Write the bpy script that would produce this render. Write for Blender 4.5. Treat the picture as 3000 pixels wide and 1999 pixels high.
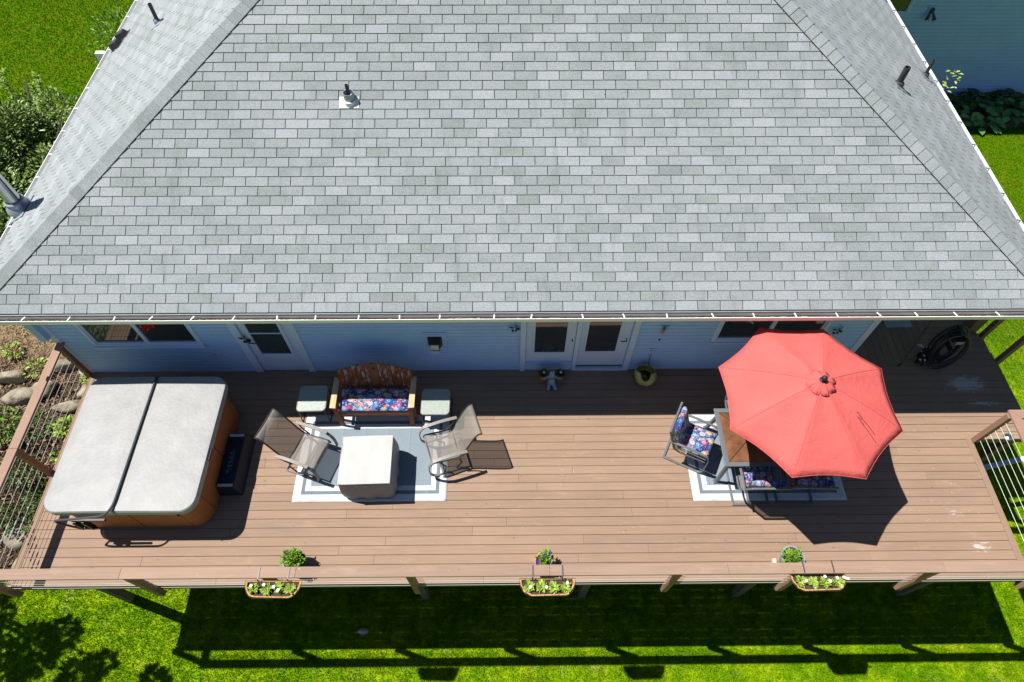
import bpy, bmesh, math, random
from math import sin, cos, pi, radians, sqrt
from mathutils import Vector, Matrix, Quaternion
S = bpy.context.scene
C = S.collection
for o in list(bpy.data.objects): bpy.data.objects.remove(o)
rnd = random.Random(7)

# ------------------------------------------------------------------ camera
def cam_axes(p, yaw, roll):
    F = Vector((0, cos(p), -sin(p))); U = Vector((0, sin(p), cos(p))); R = Vector((1, 0, 0))
    R2 = R*cos(roll)+U*sin(roll); U2 = -R*sin(roll)+U*cos(roll)
    Z = Matrix.Rotation(yaw, 3, 'Z')
    return Z@R2, Z@U2, Z@F
cd = bpy.data.cameras.new('camera'); cam = bpy.data.objects.new('camera', cd); C.objects.link(cam)
R_, U_, F_ = cam_axes(radians(57.0172), radians(-0.75129), radians(0.30788))
M = Matrix((R_, U_, -F_)).transposed().to_4x4(); M.translation = Vector((0, -6.01765, 10.2))
cam.matrix_world = M
cd.sensor_width = 36; cd.sensor_fit = 'HORIZONTAL'; cd.lens = 1885.62/3000*36; cd.clip_end = 500; cd.clip_start = .1
S.camera = cam
# ------------------------------------------------------------------ light
SUN = Vector((-.497, .172, 1)).normalized()
w = bpy.data.worlds.new('World'); S.world = w; w.use_nodes = True
nt = w.node_tree; sky = nt.nodes.new('ShaderNodeTexSky'); sky.sky_type = 'NISHITA'; sky.sun_disc = False
sky.sun_elevation = math.asin(SUN.z); sky.sun_rotation = math.atan2(SUN.x, SUN.y)
sky.ozone_density = 5.5; sky.dust_density = .3; sky.air_density = 1.2
nt.links.new(sky.outputs[0], nt.nodes['Background'].inputs[0]); nt.nodes['Background'].inputs[1].default_value = .043
sd = bpy.data.lights.new('sun', 'SUN'); sd.energy = 4.9; sd.angle = radians(.5); sd.color = (1, .955, .88)
so = bpy.data.objects.new('sun', sd); C.objects.link(so); so.rotation_euler = (-SUN).to_track_quat('-Z', 'Y').to_euler()
so.location = (-10, 4, 20)
S.view_settings.view_transform = 'Standard'; S.view_settings.look = 'None'; S.view_settings.gamma = 1
S.view_settings.exposure = .72; S.view_settings.use_curve_mapping = False
S.render.engine = 'CYCLES'

# ------------------------------------------------------------------ material helpers
class NT:
    def __init__(s, name, rough=.7, metallic=0, spec=.3):
        s.m = bpy.data.materials.new(name); s.m.use_nodes = True; s.t = s.m.node_tree
        s.b = s.t.nodes['Principled BSDF']; s.b.inputs['Roughness'].default_value = rough
        s.b.inputs['Metallic'].default_value = metallic; s.b.inputs['Specular IOR Level'].default_value = spec
        s._pos = None
    def n(s, typ, **kw):
        x = s.t.nodes.new(typ)
        for k, v in kw.items(): setattr(x, k, v)
        return x
    def l(s, a, b): s.t.links.new(a, b)
    def val(s, sock, v):
        if hasattr(v, 'is_linked') or hasattr(v, 'links'): s.l(v, sock)
        else: sock.default_value = v
    def pos(s): return s.n('ShaderNodeNewGeometry').outputs['Position']
    def obj(s): return s.n('ShaderNodeTexCoord').outputs['Object']
    def scale(s, v, sc, loc=(0, 0, 0), rot=(0, 0, 0)):
        m = s.n('ShaderNodeMapping'); s.l(v, m.inputs[0]); m.inputs['Scale'].default_value = sc
        m.inputs['Location'].default_value = loc; m.inputs['Rotation'].default_value = rot; return m.outputs[0]
    def noise(s, v, sc, det=3, rough=.55, dist=0):
        x = s.n('ShaderNodeTexNoise'); s.l(v, x.inputs['Vector']); x.inputs['Scale'].default_value = sc
        x.inputs['Detail'].default_value = det; x.inputs['Roughness'].default_value = rough; x.inputs['Distortion'].default_value = dist
        return x.outputs['Fac']
    def vor(s, v, sc, feature='F1', rnd_=1):
        x = s.n('ShaderNodeTexVoronoi', feature=feature); s.l(v, x.inputs['Vector']); x.inputs['Scale'].default_value = sc
        x.inputs['Randomness'].default_value = rnd_; return x
    def ramp(s, f, stops, const=False):
        r = s.n('ShaderNodeValToRGB'); s.val(r.inputs[0], f); cr = r.color_ramp
        if const: cr.interpolation = 'CONSTANT'
        while len(cr.elements) < len(stops): cr.elements.new(.5)
        for e, (p, c) in zip(cr.elements, stops):
            e.position = p; e.color = (c[0], c[1], c[2], 1) if hasattr(c, '__len__') else (c, c, c, 1)
        return r.outputs[0]
    def math(s, op, a, b=0.0, c=None, clamp=False):
        m = s.n('ShaderNodeMath', operation=op, use_clamp=clamp); s.val(m.inputs[0], a); s.val(m.inputs[1], b)
        if c is not None: s.val(m.inputs[2], c)
        return m.outputs[0]
    def mix(s, f, a, b, typ='MIX'):
        m = s.n('ShaderNodeMix', data_type='RGBA', blend_type=typ)
        s.val(m.inputs[0], f)
        for i, v in ((6, a), (7, b)):
            if hasattr(v, '__len__') and not hasattr(v, 'links'): m.inputs[i].default_value = (v[0], v[1], v[2], 1)
            else: s.l(v, m.inputs[i])
        return m.outputs[2]
    def sep(s, v):
        x = s.n('ShaderNodeSeparateXYZ'); s.l(v, x.inputs[0]); return x.outputs
    def rand(s): return s.n('ShaderNodeObjectInfo').outputs['Random']
    def ocol(s): return s.n('ShaderNodeObjectInfo').outputs['Color']
    def attr(s, name): return s.n('ShaderNodeAttribute', attribute_name=name).outputs['Fac']
    def bump(s, h, strength=.3, dist=.01):
        b = s.n('ShaderNodeBump'); s.l(h, b.inputs['Height']); b.inputs['Strength'].default_value = strength
        b.inputs['Distance'].default_value = dist; s.l(b.outputs[0], s.b.inputs['Normal'])
    def out(s, col):
        if hasattr(col, '__len__') and not hasattr(col, 'links'): s.b.inputs['Base Color'].default_value = (*col[:3], 1)
        else: s.l(col, s.b.inputs['Base Color'])
        return s.m

def simple(name, col, rough=.6, metallic=0, var=.15, nsc=8, bump=.0, bsc=60, spec=.3, stretch=(1, 1, 1)):
    t = NT(name, rough, metallic, spec); v = t.scale(t.obj(), stretch)
    f = t.noise(v, nsc, 4)
    c = t.mix(t.ramp(f, [(.3, 0), (.7, 1)]), [x*(1-var) for x in col], [min(1, x*(1+var)) for x in col])
    if bump: t.bump(t.noise(v, bsc, 3), bump, .004)
    return t.out(c)

def m_shingle(name, attr):
    t = NT(name, .95, spec=.15); p = t.pos()
    tone = t.attr('tone') if attr else t.sep(t.ocol())[0]
    hue = t.attr('hue') if attr else t.sep(t.ocol())[1]
    base = t.mix(tone, (.168, .194, .206), (.315, .342, .375))
    base = t.mix(t.math('MULTIPLY', hue, .6), base, (.205, .238, .218))
    big = t.noise(p, .55, 3); base = t.mix(t.ramp(big, [(.35, .0), (.75, .35)]), base, (.195, .232, .222))
    pat = t.noise(t.scale(p, (1, 1.6, 1)), 1.4, 4, .6); base = t.mix(t.ramp(pat, [(.42, .0), (.66, .42)]), base, (.33, .355, .385))
    gr = t.noise(p, 95, 2, .7); base = t.mix(t.ramp(gr, [(.36, .0), (.62, 1)]), t.mix(.34, base, (.04, .05, .05)), t.mix(.20, base, (.6, .6, .6)))
    st = t.noise(t.scale(p, (1.5, .35, .35)), 3.2, 4, .6); base = t.mix(t.ramp(st, [(.56, 0), (.74, .35)]), base, (.13, .15, .13))
    sp = t.vor(p, 5.5).outputs['Distance']; base = t.mix(t.ramp(sp, [(.03, .75), (.06, 0)]), base, (.05, .055, .045))
    t.bump(gr, .35, .004)
    return t.out(base)

def m_wood(name, light, dark, axis='X', stains=True, grain=1.0, perobj=.16):
    t = NT(name, .72, spec=.22); p = t.pos(); r = t.rand()
    st = {'X': (.6, 14, 14), 'Y': (14, .6, 14), 'Z': (14, 14, .6)}[axis]
    off = t.n('ShaderNodeCombineXYZ'); t.l(t.math('MULTIPLY', r, 37.0), off.inputs[0]); t.l(t.math('MULTIPLY', r, 11.0), off.inputs[2])
    add = t.n('ShaderNodeVectorMath', operation='ADD'); t.l(p, add.inputs[0]); t.l(off.outputs[0], add.inputs[1])
    v = t.scale(add.outputs[0], st)
    g = t.noise(v, 2.6, 6, .65, .4)
    c = t.mix(t.ramp(g, [(.32, 0), (.68, 1)]), dark, light)
    c = t.mix(t.ramp(r, [(0, 0), (1, perobj*2)]), c, [x*1.32 for x in light])
    big = t.noise(p, .8, 4); c = t.mix(t.ramp(big, [(.4, 0), (.75, .35)]), c, [x*.72 for x in light])
    if stains:
        k = t.vor(t.scale(p, (1.1, 2.2, 1)), 2.1).outputs['Distance']; c = t.mix(t.ramp(k, [(.03, .6), (.07, 0)]), c, [x*.45 for x in dark])
        sm = t.noise(t.scale(p, (1, 3, 1)), 1.7, 6, .7); c = t.mix(t.ramp(sm, [(.55, 0), (.75, .5)]), c, [x*1.35 for x in light]); k2 = t.noise(p, 26, 2, .5); k3 = t.noise(p, 1.3, 3)
        m = t.math('MULTIPLY', t.ramp(k2, [(.70, 0), (.735, 1)]), t.ramp(k3, [(.5, 0), (.62, 1)]))
        c = t.mix(t.math('MULTIPLY', m, .55), c, (.62, .56, .5))
        # pale paint scuffs and spills, each where it lies on the boards
        tot = None
        for (cx, cy, rx, ry, th) in ((8.32, -.38, .42, .2, .39), (8.5, -.78, .5, .08, .50), (7.42, -3.3, .38, .24, .57), (7.2, -2.75, .35, .25, .62)):
            q = t.scale(p, (1/rx, 1/ry, 0), (-cx/rx, -cy/ry, 0)); ln = t.n('ShaderNodeVectorMath', operation='LENGTH'); t.l(q, ln.inputs[0])
            nn = t.noise(t.scale(p, (3, 16, 1)), 2.2, 6, .7)
            f = t.math('ADD', nn, t.math('MULTIPLY', t.math('SUBTRACT', .75, ln.outputs['Value']), .35))
            f = t.ramp(f, [(th+.10, 0), (th+.17, 1)]); f = t.math('MULTIPLY', f, t.math('LESS_THAN', ln.outputs['Value'], 1.5))
            tot = f if tot is None else t.math('MAXIMUM', tot, f)
        c = t.mix(t.math('MULTIPLY', tot, .62), c, (.50, .50, .49))
    t.bump(g, .25*grain, .003)
    return t.out(c)

def m_grass():
    t = NT('grass_blades', .9, spec=.03); p = t.pos()
    a = t.noise(p, 1.1, 4, .6); b = t.noise(p, 7, 4, .65); c0 = t.noise(p, 60, 2, .6)
    c = t.ramp(b, [(.25, (.055, .15, .001)), (.43, (.14, .30, .002)), (.58, (.25, .42, .004)), (.75, (.48, .52, .05))])
    c = t.mix(t.ramp(a, [(.38, 0), (.72, .6)]), c, (.36, .42, .006))
    c = t.mix(t.ramp(t.noise(p, 2.3, 3), [(.60, 0), (.8, .5)]), c, (.48, .45, .14))
    y = t.sep(p)[1]; c = t.mix(t.ramp(t.math('MULTIPLY', y, .1), [(.05, 0), (.3, .85)]), c, (.078, .135, .002))
    c = t.mix(t.ramp(t.noise(p, 2.6, 5, .65), [(.42, .62), (.58, 0)]), c, (.06, .17, .001))
    c = t.mix(t.ramp(c0, [(.3, .6), (.6, 0)]), c, (.05, .12, .001))
    t.bump(c0, .8, .03)
    return t.out(c)

def m_ground():
    t = NT('ground_soil_and_turf', .95, spec=.1); p = t.pos()
    a = t.noise(p, 1.1, 4, .6); b = t.noise(p, 9, 4, .65); c0 = t.noise(p, 70, 2, .6)
    g = t.ramp(b, [(.3, (.05, .13, .001)), (.5, (.13, .27, .001)), (.7, (.27, .38, .006))])
    g = t.mix(t.ramp(a, [(.4, 0), (.72, .5)]), g, (.3, .35, .006))
    soil = t.ramp(t.noise(p, 24, 5, .7), [(.3, (.022, .015, .010)), (.5, (.075, .05, .032)), (.68, (.17, .115, .07)), (.8, (.30, .22, .15))])
    straw = t.ramp(t.noise(t.scale(p, (1, 1, 1), rot=(0, 0, .6)), 40, 4, .7), [(.35, (.10, .07, .035)), (.6, (.34, .25, .14)), (.75, (.5, .38, .24))])
    s = t.sep(p)
    # planted bed beside the deck: left of the boards, between the lower lawn and the upper corner
    soil = t.mix(t.ramp(t.math('ADD', t.math('MULTIPLY', s[1], .3), t.math('MULTIPLY', t.noise(p, 1.5), .3)), [(.3, 0), (.42, 1)]), soil, straw)
    inx = t.math('LESS_THAN', s[0], -5.5); iny = t.math('GREATER_THAN', t.math('ADD', s[1], t.math('MULTIPLY', t.noise(p, 3), .5)), -2.95)
    iny2 = t.math('LESS_THAN', t.math('ADD', s[1], t.math('MULTIPLY', t.noise(p, 2), 1.0)), 3.6)
    bed = t.math('MULTIPLY', inx, t.math('MULTIPLY', iny, iny2))
    bed2 = t.math('MULTIPLY', t.math('GREATER_THAN', s[1], 10.3), t.math('GREATER_THAN', s[0], 10.2))
    c = t.mix(t.math('MAXIMUM', bed, bed2), g, soil)
    t.bump(c0, 1, .03)
    return t.out(c)

def m_leaf(name, a, b, rough=.45, trans=.0):
    t = NT(name, rough, spec=.35); tone = t.attr('tone')
    c = t.mix(tone, a, b)
    return t.out(c)

def m_paisley(name):
    t = NT(name, .85, spec=.15); p = t.obj()
    P = t.scale(p, (1, 1, 1)); warp = t.noise(P, 4, 2)
    P = t.scale(P, (1, 1.25, 1)); v1 = t.vor(P, 9.5); v2 = t.vor(P, 42); v3 = t.vor(P, 20)
    def layer(v, rads, dark=(.012, .022, .10)):
        rc = t.sep(v.outputs['Color']); d = v.outputs['Distance']
        sub = t.n('ShaderNodeVectorMath', operation='SUBTRACT'); t.l(P, sub.inputs[0]); t.l(v.outputs['Position'], sub.inputs[1])
        s = t.sep(sub.outputs[0]); ang = t.math('ARCTAN2', t.math('ADD', s[1], s[2]), s[0])
        pet = t.math('MULTIPLY', t.math('SINE', t.math('MULTIPLY', ang, 8)), .045)
        dd = t.math('ADD', d, pet)
        main = t.ramp(rc[0], [(0, (.42, .03, .06)), (.12, (.62, .34, .04)), (.2, (.03, .16, .32)), (.38, (.42, .45, .52)), (.52, (.16, .08, .26)), (.62, (.38, .42, .10)), (.68, (.02, .06, .26)), (.86, (.5, .14, .10)), (.91, (.16, .30, .42))], True)
        sec = t.ramp(rc[1], [(0, (.5, .52, .56)), (.3, (.03, .06, .28)), (.55, (.5, .08, .12)), (.65, (.5, .45, .08)), (.75, (.05, .22, .32))], True)
        c = t.mix(t.ramp(dd, [(rads[0], 0), (rads[0]+.01, 1)]), main, sec)
        c = t.mix(t.ramp(dd, [(rads[1], 0), (rads[1]+.01, 1)]), c, (.50, .52, .56))
        c = t.mix(t.ramp(dd, [(rads[2], 0), (rads[2]+.01, 1)]), c, main)
        c = t.mix(t.ramp(dd, [(rads[3], 0), (rads[3]+.01, 1)]), c, dark)
        return c, dd
    c1, d1 = layer(v1, (.12, .17, .24, .50)); c2, d2 = layer(v3, (.09, .18, .25, .36))
    dots = t.ramp(v2.outputs['Distance'], [(.22, 1), (.28, 0)])
    bg = t.mix(dots, (.012, .022, .10), (.36, .42, .50))
    bg = t.mix(t.ramp(d2, [(.46, 1), (.48, 0)]), bg, c2)
    c = t.mix(t.ramp(d1, [(.52, 1), (.535, 0)]), bg, c1)
    sw = t.math('FRACT', t.math('MULTIPLY', t.noise(P, 7, 1, .3, 1.2), 9)); c = t.mix(t.ramp(sw, [(.0, .85), (.14, .85), (.17, 0), (.55, 0), (.58, .7), (.72, .7), (.75, 0)], True), c, t.mix(t.ramp(t.noise(P, 5, 1), [(.45, 0), (.55, 1)]), (.46, .50, .56), (.02, .05, .24)))
    t.bump(t.noise(P, 180, 2), .2, .002)
    return t.out(c)

def m_rug():
    t = NT('woven_rug', .95, spec=.1); p = t.obj(); s = t.sep(p)
    ax = t.math('SUBTRACT', 1.2545, t.math('ABSOLUTE', s[0])); ay = t.math('SUBTRACT', .784, t.math('ABSOLUTE', s[1]))
    d = t.math('MINIMUM', ax, ay)
    c = t.ramp(d, [(0, (.62, .63, .64)), (.125, (.14, .17, .20)), (.18, (.62, .63, .64)), (.265, (.20, .245, .285))], True)
    wv = t.noise(t.scale(p, (220, 20, 1)), 1, 3, .6); wv2 = t.noise(p, 3, 4)
    c = t.mix(t.ramp(wv, [(.3, .28), (.7, 0)]), c, (.09, .12, .15))
    c = t.mix(t.ramp(wv2, [(.35, .0), (.7, .25)]), c, (.24, .28, .30))
    fold = t.math('ABSOLUTE', t.math('SUBTRACT', t.math('FRACT', t.math('MULTIPLY', t.math('ADD', s[0], 5), 2.6)), .5))
    fold2 = t.math('ABSOLUTE', t.math('SUBTRACT', t.math('FRACT', t.math('MULTIPLY', t.math('ADD', s[1], 5.1), 3.1)), .5))
    h = t.math('ADD', t.ramp(fold, [(0, 1), (.05, 0)]), t.ramp(fold2, [(0, 1), (.05, 0)])); t.bump(h, .35, .012)
    return t.out(c)

def m_sling():
    t = NT('sling_mesh_fabric', .8, spec=.15); p = t.obj()
    g = t.noise(t.scale(p, (6, 60, 6)), 6, 3, .6)
    t.out(t.mix(t.ramp(g, [(.3, 0), (.7, 1)]), (.16, .145, .132), (.245, .228, .21)))
    tr = t.n('ShaderNodeBsdfTransparent'); mx = t.n('ShaderNodeMixShader'); mx.inputs[0].default_value = .24
    out = t.t.nodes['Material Output']; t.l(t.b.outputs[0], mx.inputs[1]); t.l(tr.outputs[0], mx.inputs[2]); t.l(mx.outputs[0], out.inputs[0])
    return t.m

def m_glass(name, tint=(.02, .025, .03)):
    t = NT(name, .04, spec=1.0); t.b.inputs['IOR'].default_value = 1.6
    f = t.noise(t.pos(), 3, 2); return t.out(t.mix(f, tint, [x*1.8 for x in tint]))

def m_chip(name):
    t = NT(name, .75, spec=.2); p = t.obj(); off = t.math('MULTIPLY', t.rand(), 9)
    cx = t.n('ShaderNodeCombineXYZ'); t.l(off, cx.inputs[0]); t.l(off, cx.inputs[1]); ad = t.n('ShaderNodeVectorMath', operation='ADD'); t.l(p, ad.inputs[0]); t.l(cx.outputs[0], ad.inputs[1])
    f = t.noise(t.scale(ad.outputs[0], (9, 9, 3)), 1.6, 6, .7); g = t.noise(t.scale(ad.outputs[0], (30, 30, 3)), 2, 4)
    c = t.mix(g, (.20, .05, .018), (.33, .10, .035)); c = t.mix(t.ramp(f, [(.53, 0), (.58, 1)]), c, (.42, .33, .28))
    c = t.mix(t.ramp(f, [(.36, 1), (.40, 0)]), c, (.10, .035, .02)); t.bump(f, .4, .004); return t.out(c)

def m_canopy():
    t = NT('coral_canopy_fabric', .85, spec=.12); p = t.obj()
    f = t.noise(p, 2.5, 4); c = t.mix(f, (.57, .098, .092), (.70, .145, .132))
    t.bump(t.noise(t.scale(p, (1, 1, 1)), 6, 5, .6, 1.2), .5, .03); t.out(c)
    tl = t.n('ShaderNodeBsdfTranslucent'); tl.inputs[0].default_value = (.5, .05, .04, 1); mx = t.n('ShaderNodeMixShader'); mx.inputs[0].default_value = .10
    out = t.t.nodes['Material Output']; t.l(t.b.outputs[0], mx.inputs[1]); t.l(tl.outputs[0], mx.inputs[2]); t.l(mx.outputs[0], out.inputs[0]); return t.m

def m_rock():
    t = NT('weathered_boulder', .9, spec=.15); p = t.pos(); f = t.noise(p, 6, 6, .65); g = t.noise(p, 30, 3)
    c = t.ramp(f, [(.3, (.10, .085, .06)), (.5, (.25, .21, .16)), (.7, (.40, .36, .29))]); c = t.mix(t.ramp(t.noise(p, 3), [(.5, 0), (.7, .5)]), c, (.12, .14, .05))
    t.bump(t.math('ADD', f, t.math('MULTIPLY', g, .4)), .8, .03); return t.out(c)

def m_tubwood():
    t = NT('cedar_tone_cabinet_panel', .55, spec=.3); p = t.pos(); z = t.sep(p)[2]
    g = t.noise(t.scale(p, (2, 2, 22)), 2.2, 5, .6); c = t.mix(g, (.22, .065, .02), (.42, .15, .055))
    fr = t.math('FRACT', t.math('MULTIPLY', z, 5.0)); c = t.mix(t.ramp(fr, [(0, .8), (.05, 0)]), c, (.07, .02, .01)); t.bump(g, .2, .003)
    return t.out(c)

def m_vinyl(name, a, b):
    t = NT(name, .5, spec=.35); p = t.pos(); f = t.noise(p, 3, 5, .6); g = t.noise(p, 22, 5, .65)
    c = t.mix(t.ramp(f, [(.3, 0), (.7, 1)]), a, b); c = t.mix(t.ramp(g, [(.4, 0), (.75, .25)]), c, [x*.75 for x in a]); t.bump(t.math('ADD', f, t.math('MULTIPLY', g, .35)), .5, .02); return t.out(c)

MT = dict(
 shingle=m_shingle('grey_asphalt_shingle', False), shingle_f=m_shingle('grey_asphalt_shingle_field', True),
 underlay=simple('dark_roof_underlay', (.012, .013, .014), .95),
 deck=m_wood('brown_stained_deck', (.268, .182, .129), (.220, .146, .103), 'X'),
 deckY=m_wood('brown_stained_deck_lengthwise', (.262, .177, .126), (.216, .143, .101), 'Y'),
 railX=m_wood('worn_rail_cap', (.295, .203, .15), (.235, .155, .112), 'X', True, 1.3), railY=m_wood('worn_rail_cap_side', (.29, .185, .138), (.245, .150, .11), 'Y', True),
 post=m_wood('brown_stained_post', (.26, .155, .11), (.20, .115, .08), 'Z', False), fascia=m_wood('brown_fascia', (.22, .14, .10), (.17, .105, .08), 'X', False),
 joist=simple('treated_joist', (.14, .11, .08), .9), siding=simple('pale_blue_grey_siding', (.36, .53, .84), .6, var=.04, nsc=2),
 trim=simple('white_painted_trim', (.52, .62, .84), .45, var=.03), white=simple('white_aluminium', (.80, .80, .80), .4, var=.03),
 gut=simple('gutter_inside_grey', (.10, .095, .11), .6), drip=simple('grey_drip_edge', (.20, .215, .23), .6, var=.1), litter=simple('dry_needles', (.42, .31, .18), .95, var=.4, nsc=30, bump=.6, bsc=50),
 glass=m_glass('dark_window_glass'), doorglass=m_glass('door_glass_with_dim_room', (.022, .035, .04)), black=simple('black_plastic', (.02, .02, .022), .45, var=.2), metalD=simple('dark_grey_metal', (.075, .078, .085), .45, .3, var=.1),
 metal=simple('galvanised_metal', (.55, .58, .62), .35, .7, var=.1), steel=simple('stainless_cable', (.50, .49, .46), .4, .1, var=.05), lead=simple('grey_flashing', (.30, .34, .40), .5, .4, var=.15), white_flash=simple('white_flashing', (.78, .80, .80), .45, var=.06),
 pipe=simple('black_vent_pipe', (.045, .043, .052), .5, var=.2), tub=m_tubwood(), vinyl=m_vinyl('light_grey_vinyl_cover', (.235, .238, .24), (.29, .292, .295)), vinylD=m_vinyl('grey_cover_skirt', (.27, .28, .31), (.33, .34, .37)), strap=simple('navy_hinge_seam', (.03, .05, .09), .5), navy=simple('dark_navy_plastic', (.010, .018, .034), .55, var=.15, bump=.3, bsc=90), pale=simple('pale_grip_strip', (.45, .5, .58), .6),
 cover=simple('cream_furniture_cover', (.42, .418, .41), .8, var=.05, nsc=4, bump=.25, bsc=14), coverD=m_vinyl('shaded_taupe_skirt', (.165, .165, .205), (.20, .20, .24)),  # skirt colour darkened to paint in the shade on the cover's sides
 rug=m_rug(), sling=m_sling(), taupe=simple('taupe_painted_metal', (.21, .195, .18), .5, .1, var=.06), bronze=simple('dark_bronze_metal', (.05, .042, .038), .45, .2), grey=simple('slate_grey_metal', (.135, .145, .155), .45, .2, var=.06),
 glasstop=simple('pebbled_glass_table_top', (.27, .31, .28), .35, var=.22, nsc=70, bump=.5, bsc=110, spec=.5), chip=m_chip('peeling_red_brown_paint'), barewood=simple('bleached_bare_wood', (.50, .37, .215), .8, var=.22, nsc=5, stretch=(8, 1, 8), bump=.3), redwood=simple('red_brown_bench_wood', (.26, .085, .035), .65, var=.25, nsc=6),
 paisley=m_paisley('paisley_flower_print'), canopy=m_canopy(), seam=simple('canopy_seam', (.50, .075, .07), .8), tile=simple('rust_slate_table_tile', (.15, .062, .027), .45, var=.5, nsc=5, spec=.4), grass=m_grass(), ground=m_ground(),
 leaf=m_leaf('fresh_green_leaves', (.035, .10, .008), (.20, .34, .03)), leafS=m_leaf('shrub_leaves', (.03, .075, .008), (.30, .40, .10)), leafD=m_leaf('dark_green_leaves', (.012, .04, .008), (.085, .16, .02)), leafY=m_leaf('lime_green_leaves', (.10, .20, .015), (.42, .52, .09)), leafH=m_leaf('hosta_leaves', (.04, .13, .03), (.16, .38, .10)), twig=simple('grey_brown_bark', (.12, .09, .065), .9), soil=simple('dark_potting_soil', (.055, .038, .03), .95, var=.7, nsc=90, bump=.8, bsc=90),
 terra=simple('terracotta', (.48, .20, .10), .75, var=.15), stone=simple('blue_grey_cast_stone', (.26, .34, .42), .8, var=.15, bump=.3), purple=simple('purple_petals', (.06, .012, .26), .6), petal=simple('white_petals', (.82, .82, .86), .6), yellowc=simple('olive_yellow_ceramic', (.42, .40, .11), .3, var=.3, nsc=5, spec=.6), coco=simple('coconut_fibre_liner', (.44, .24, .09), .95, var=.4, nsc=30, bump=.8), rock=m_rock(), mat=simple('blue_grey_doormat', (.33, .42, .47), .95, var=.1), hose=simple('black_rubber_hose', (.016, .018, .024), .35, var=.2, spec=.5), red=simple('red_flower', (.5, .01, .01), .5), blueglaze=simple('blue_glazed_pot', (.16, .32, .50), .3), concrete=simple('concrete_foundation', (.33, .32, .30), .9, bump=.3), ltgrey=simple('light_grey_plastic', (.45, .48, .52), .5), cream=simple('cream_lamp_glass', (.6, .55, .42), .4), cable=simple('black_power_cord', (.015, .015, .015), .5), spotw=simple('white_cow_paint', (.62, .60, .60), .5), interior=simple('cream_pillow', (.6, .5, .3), .8))

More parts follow.
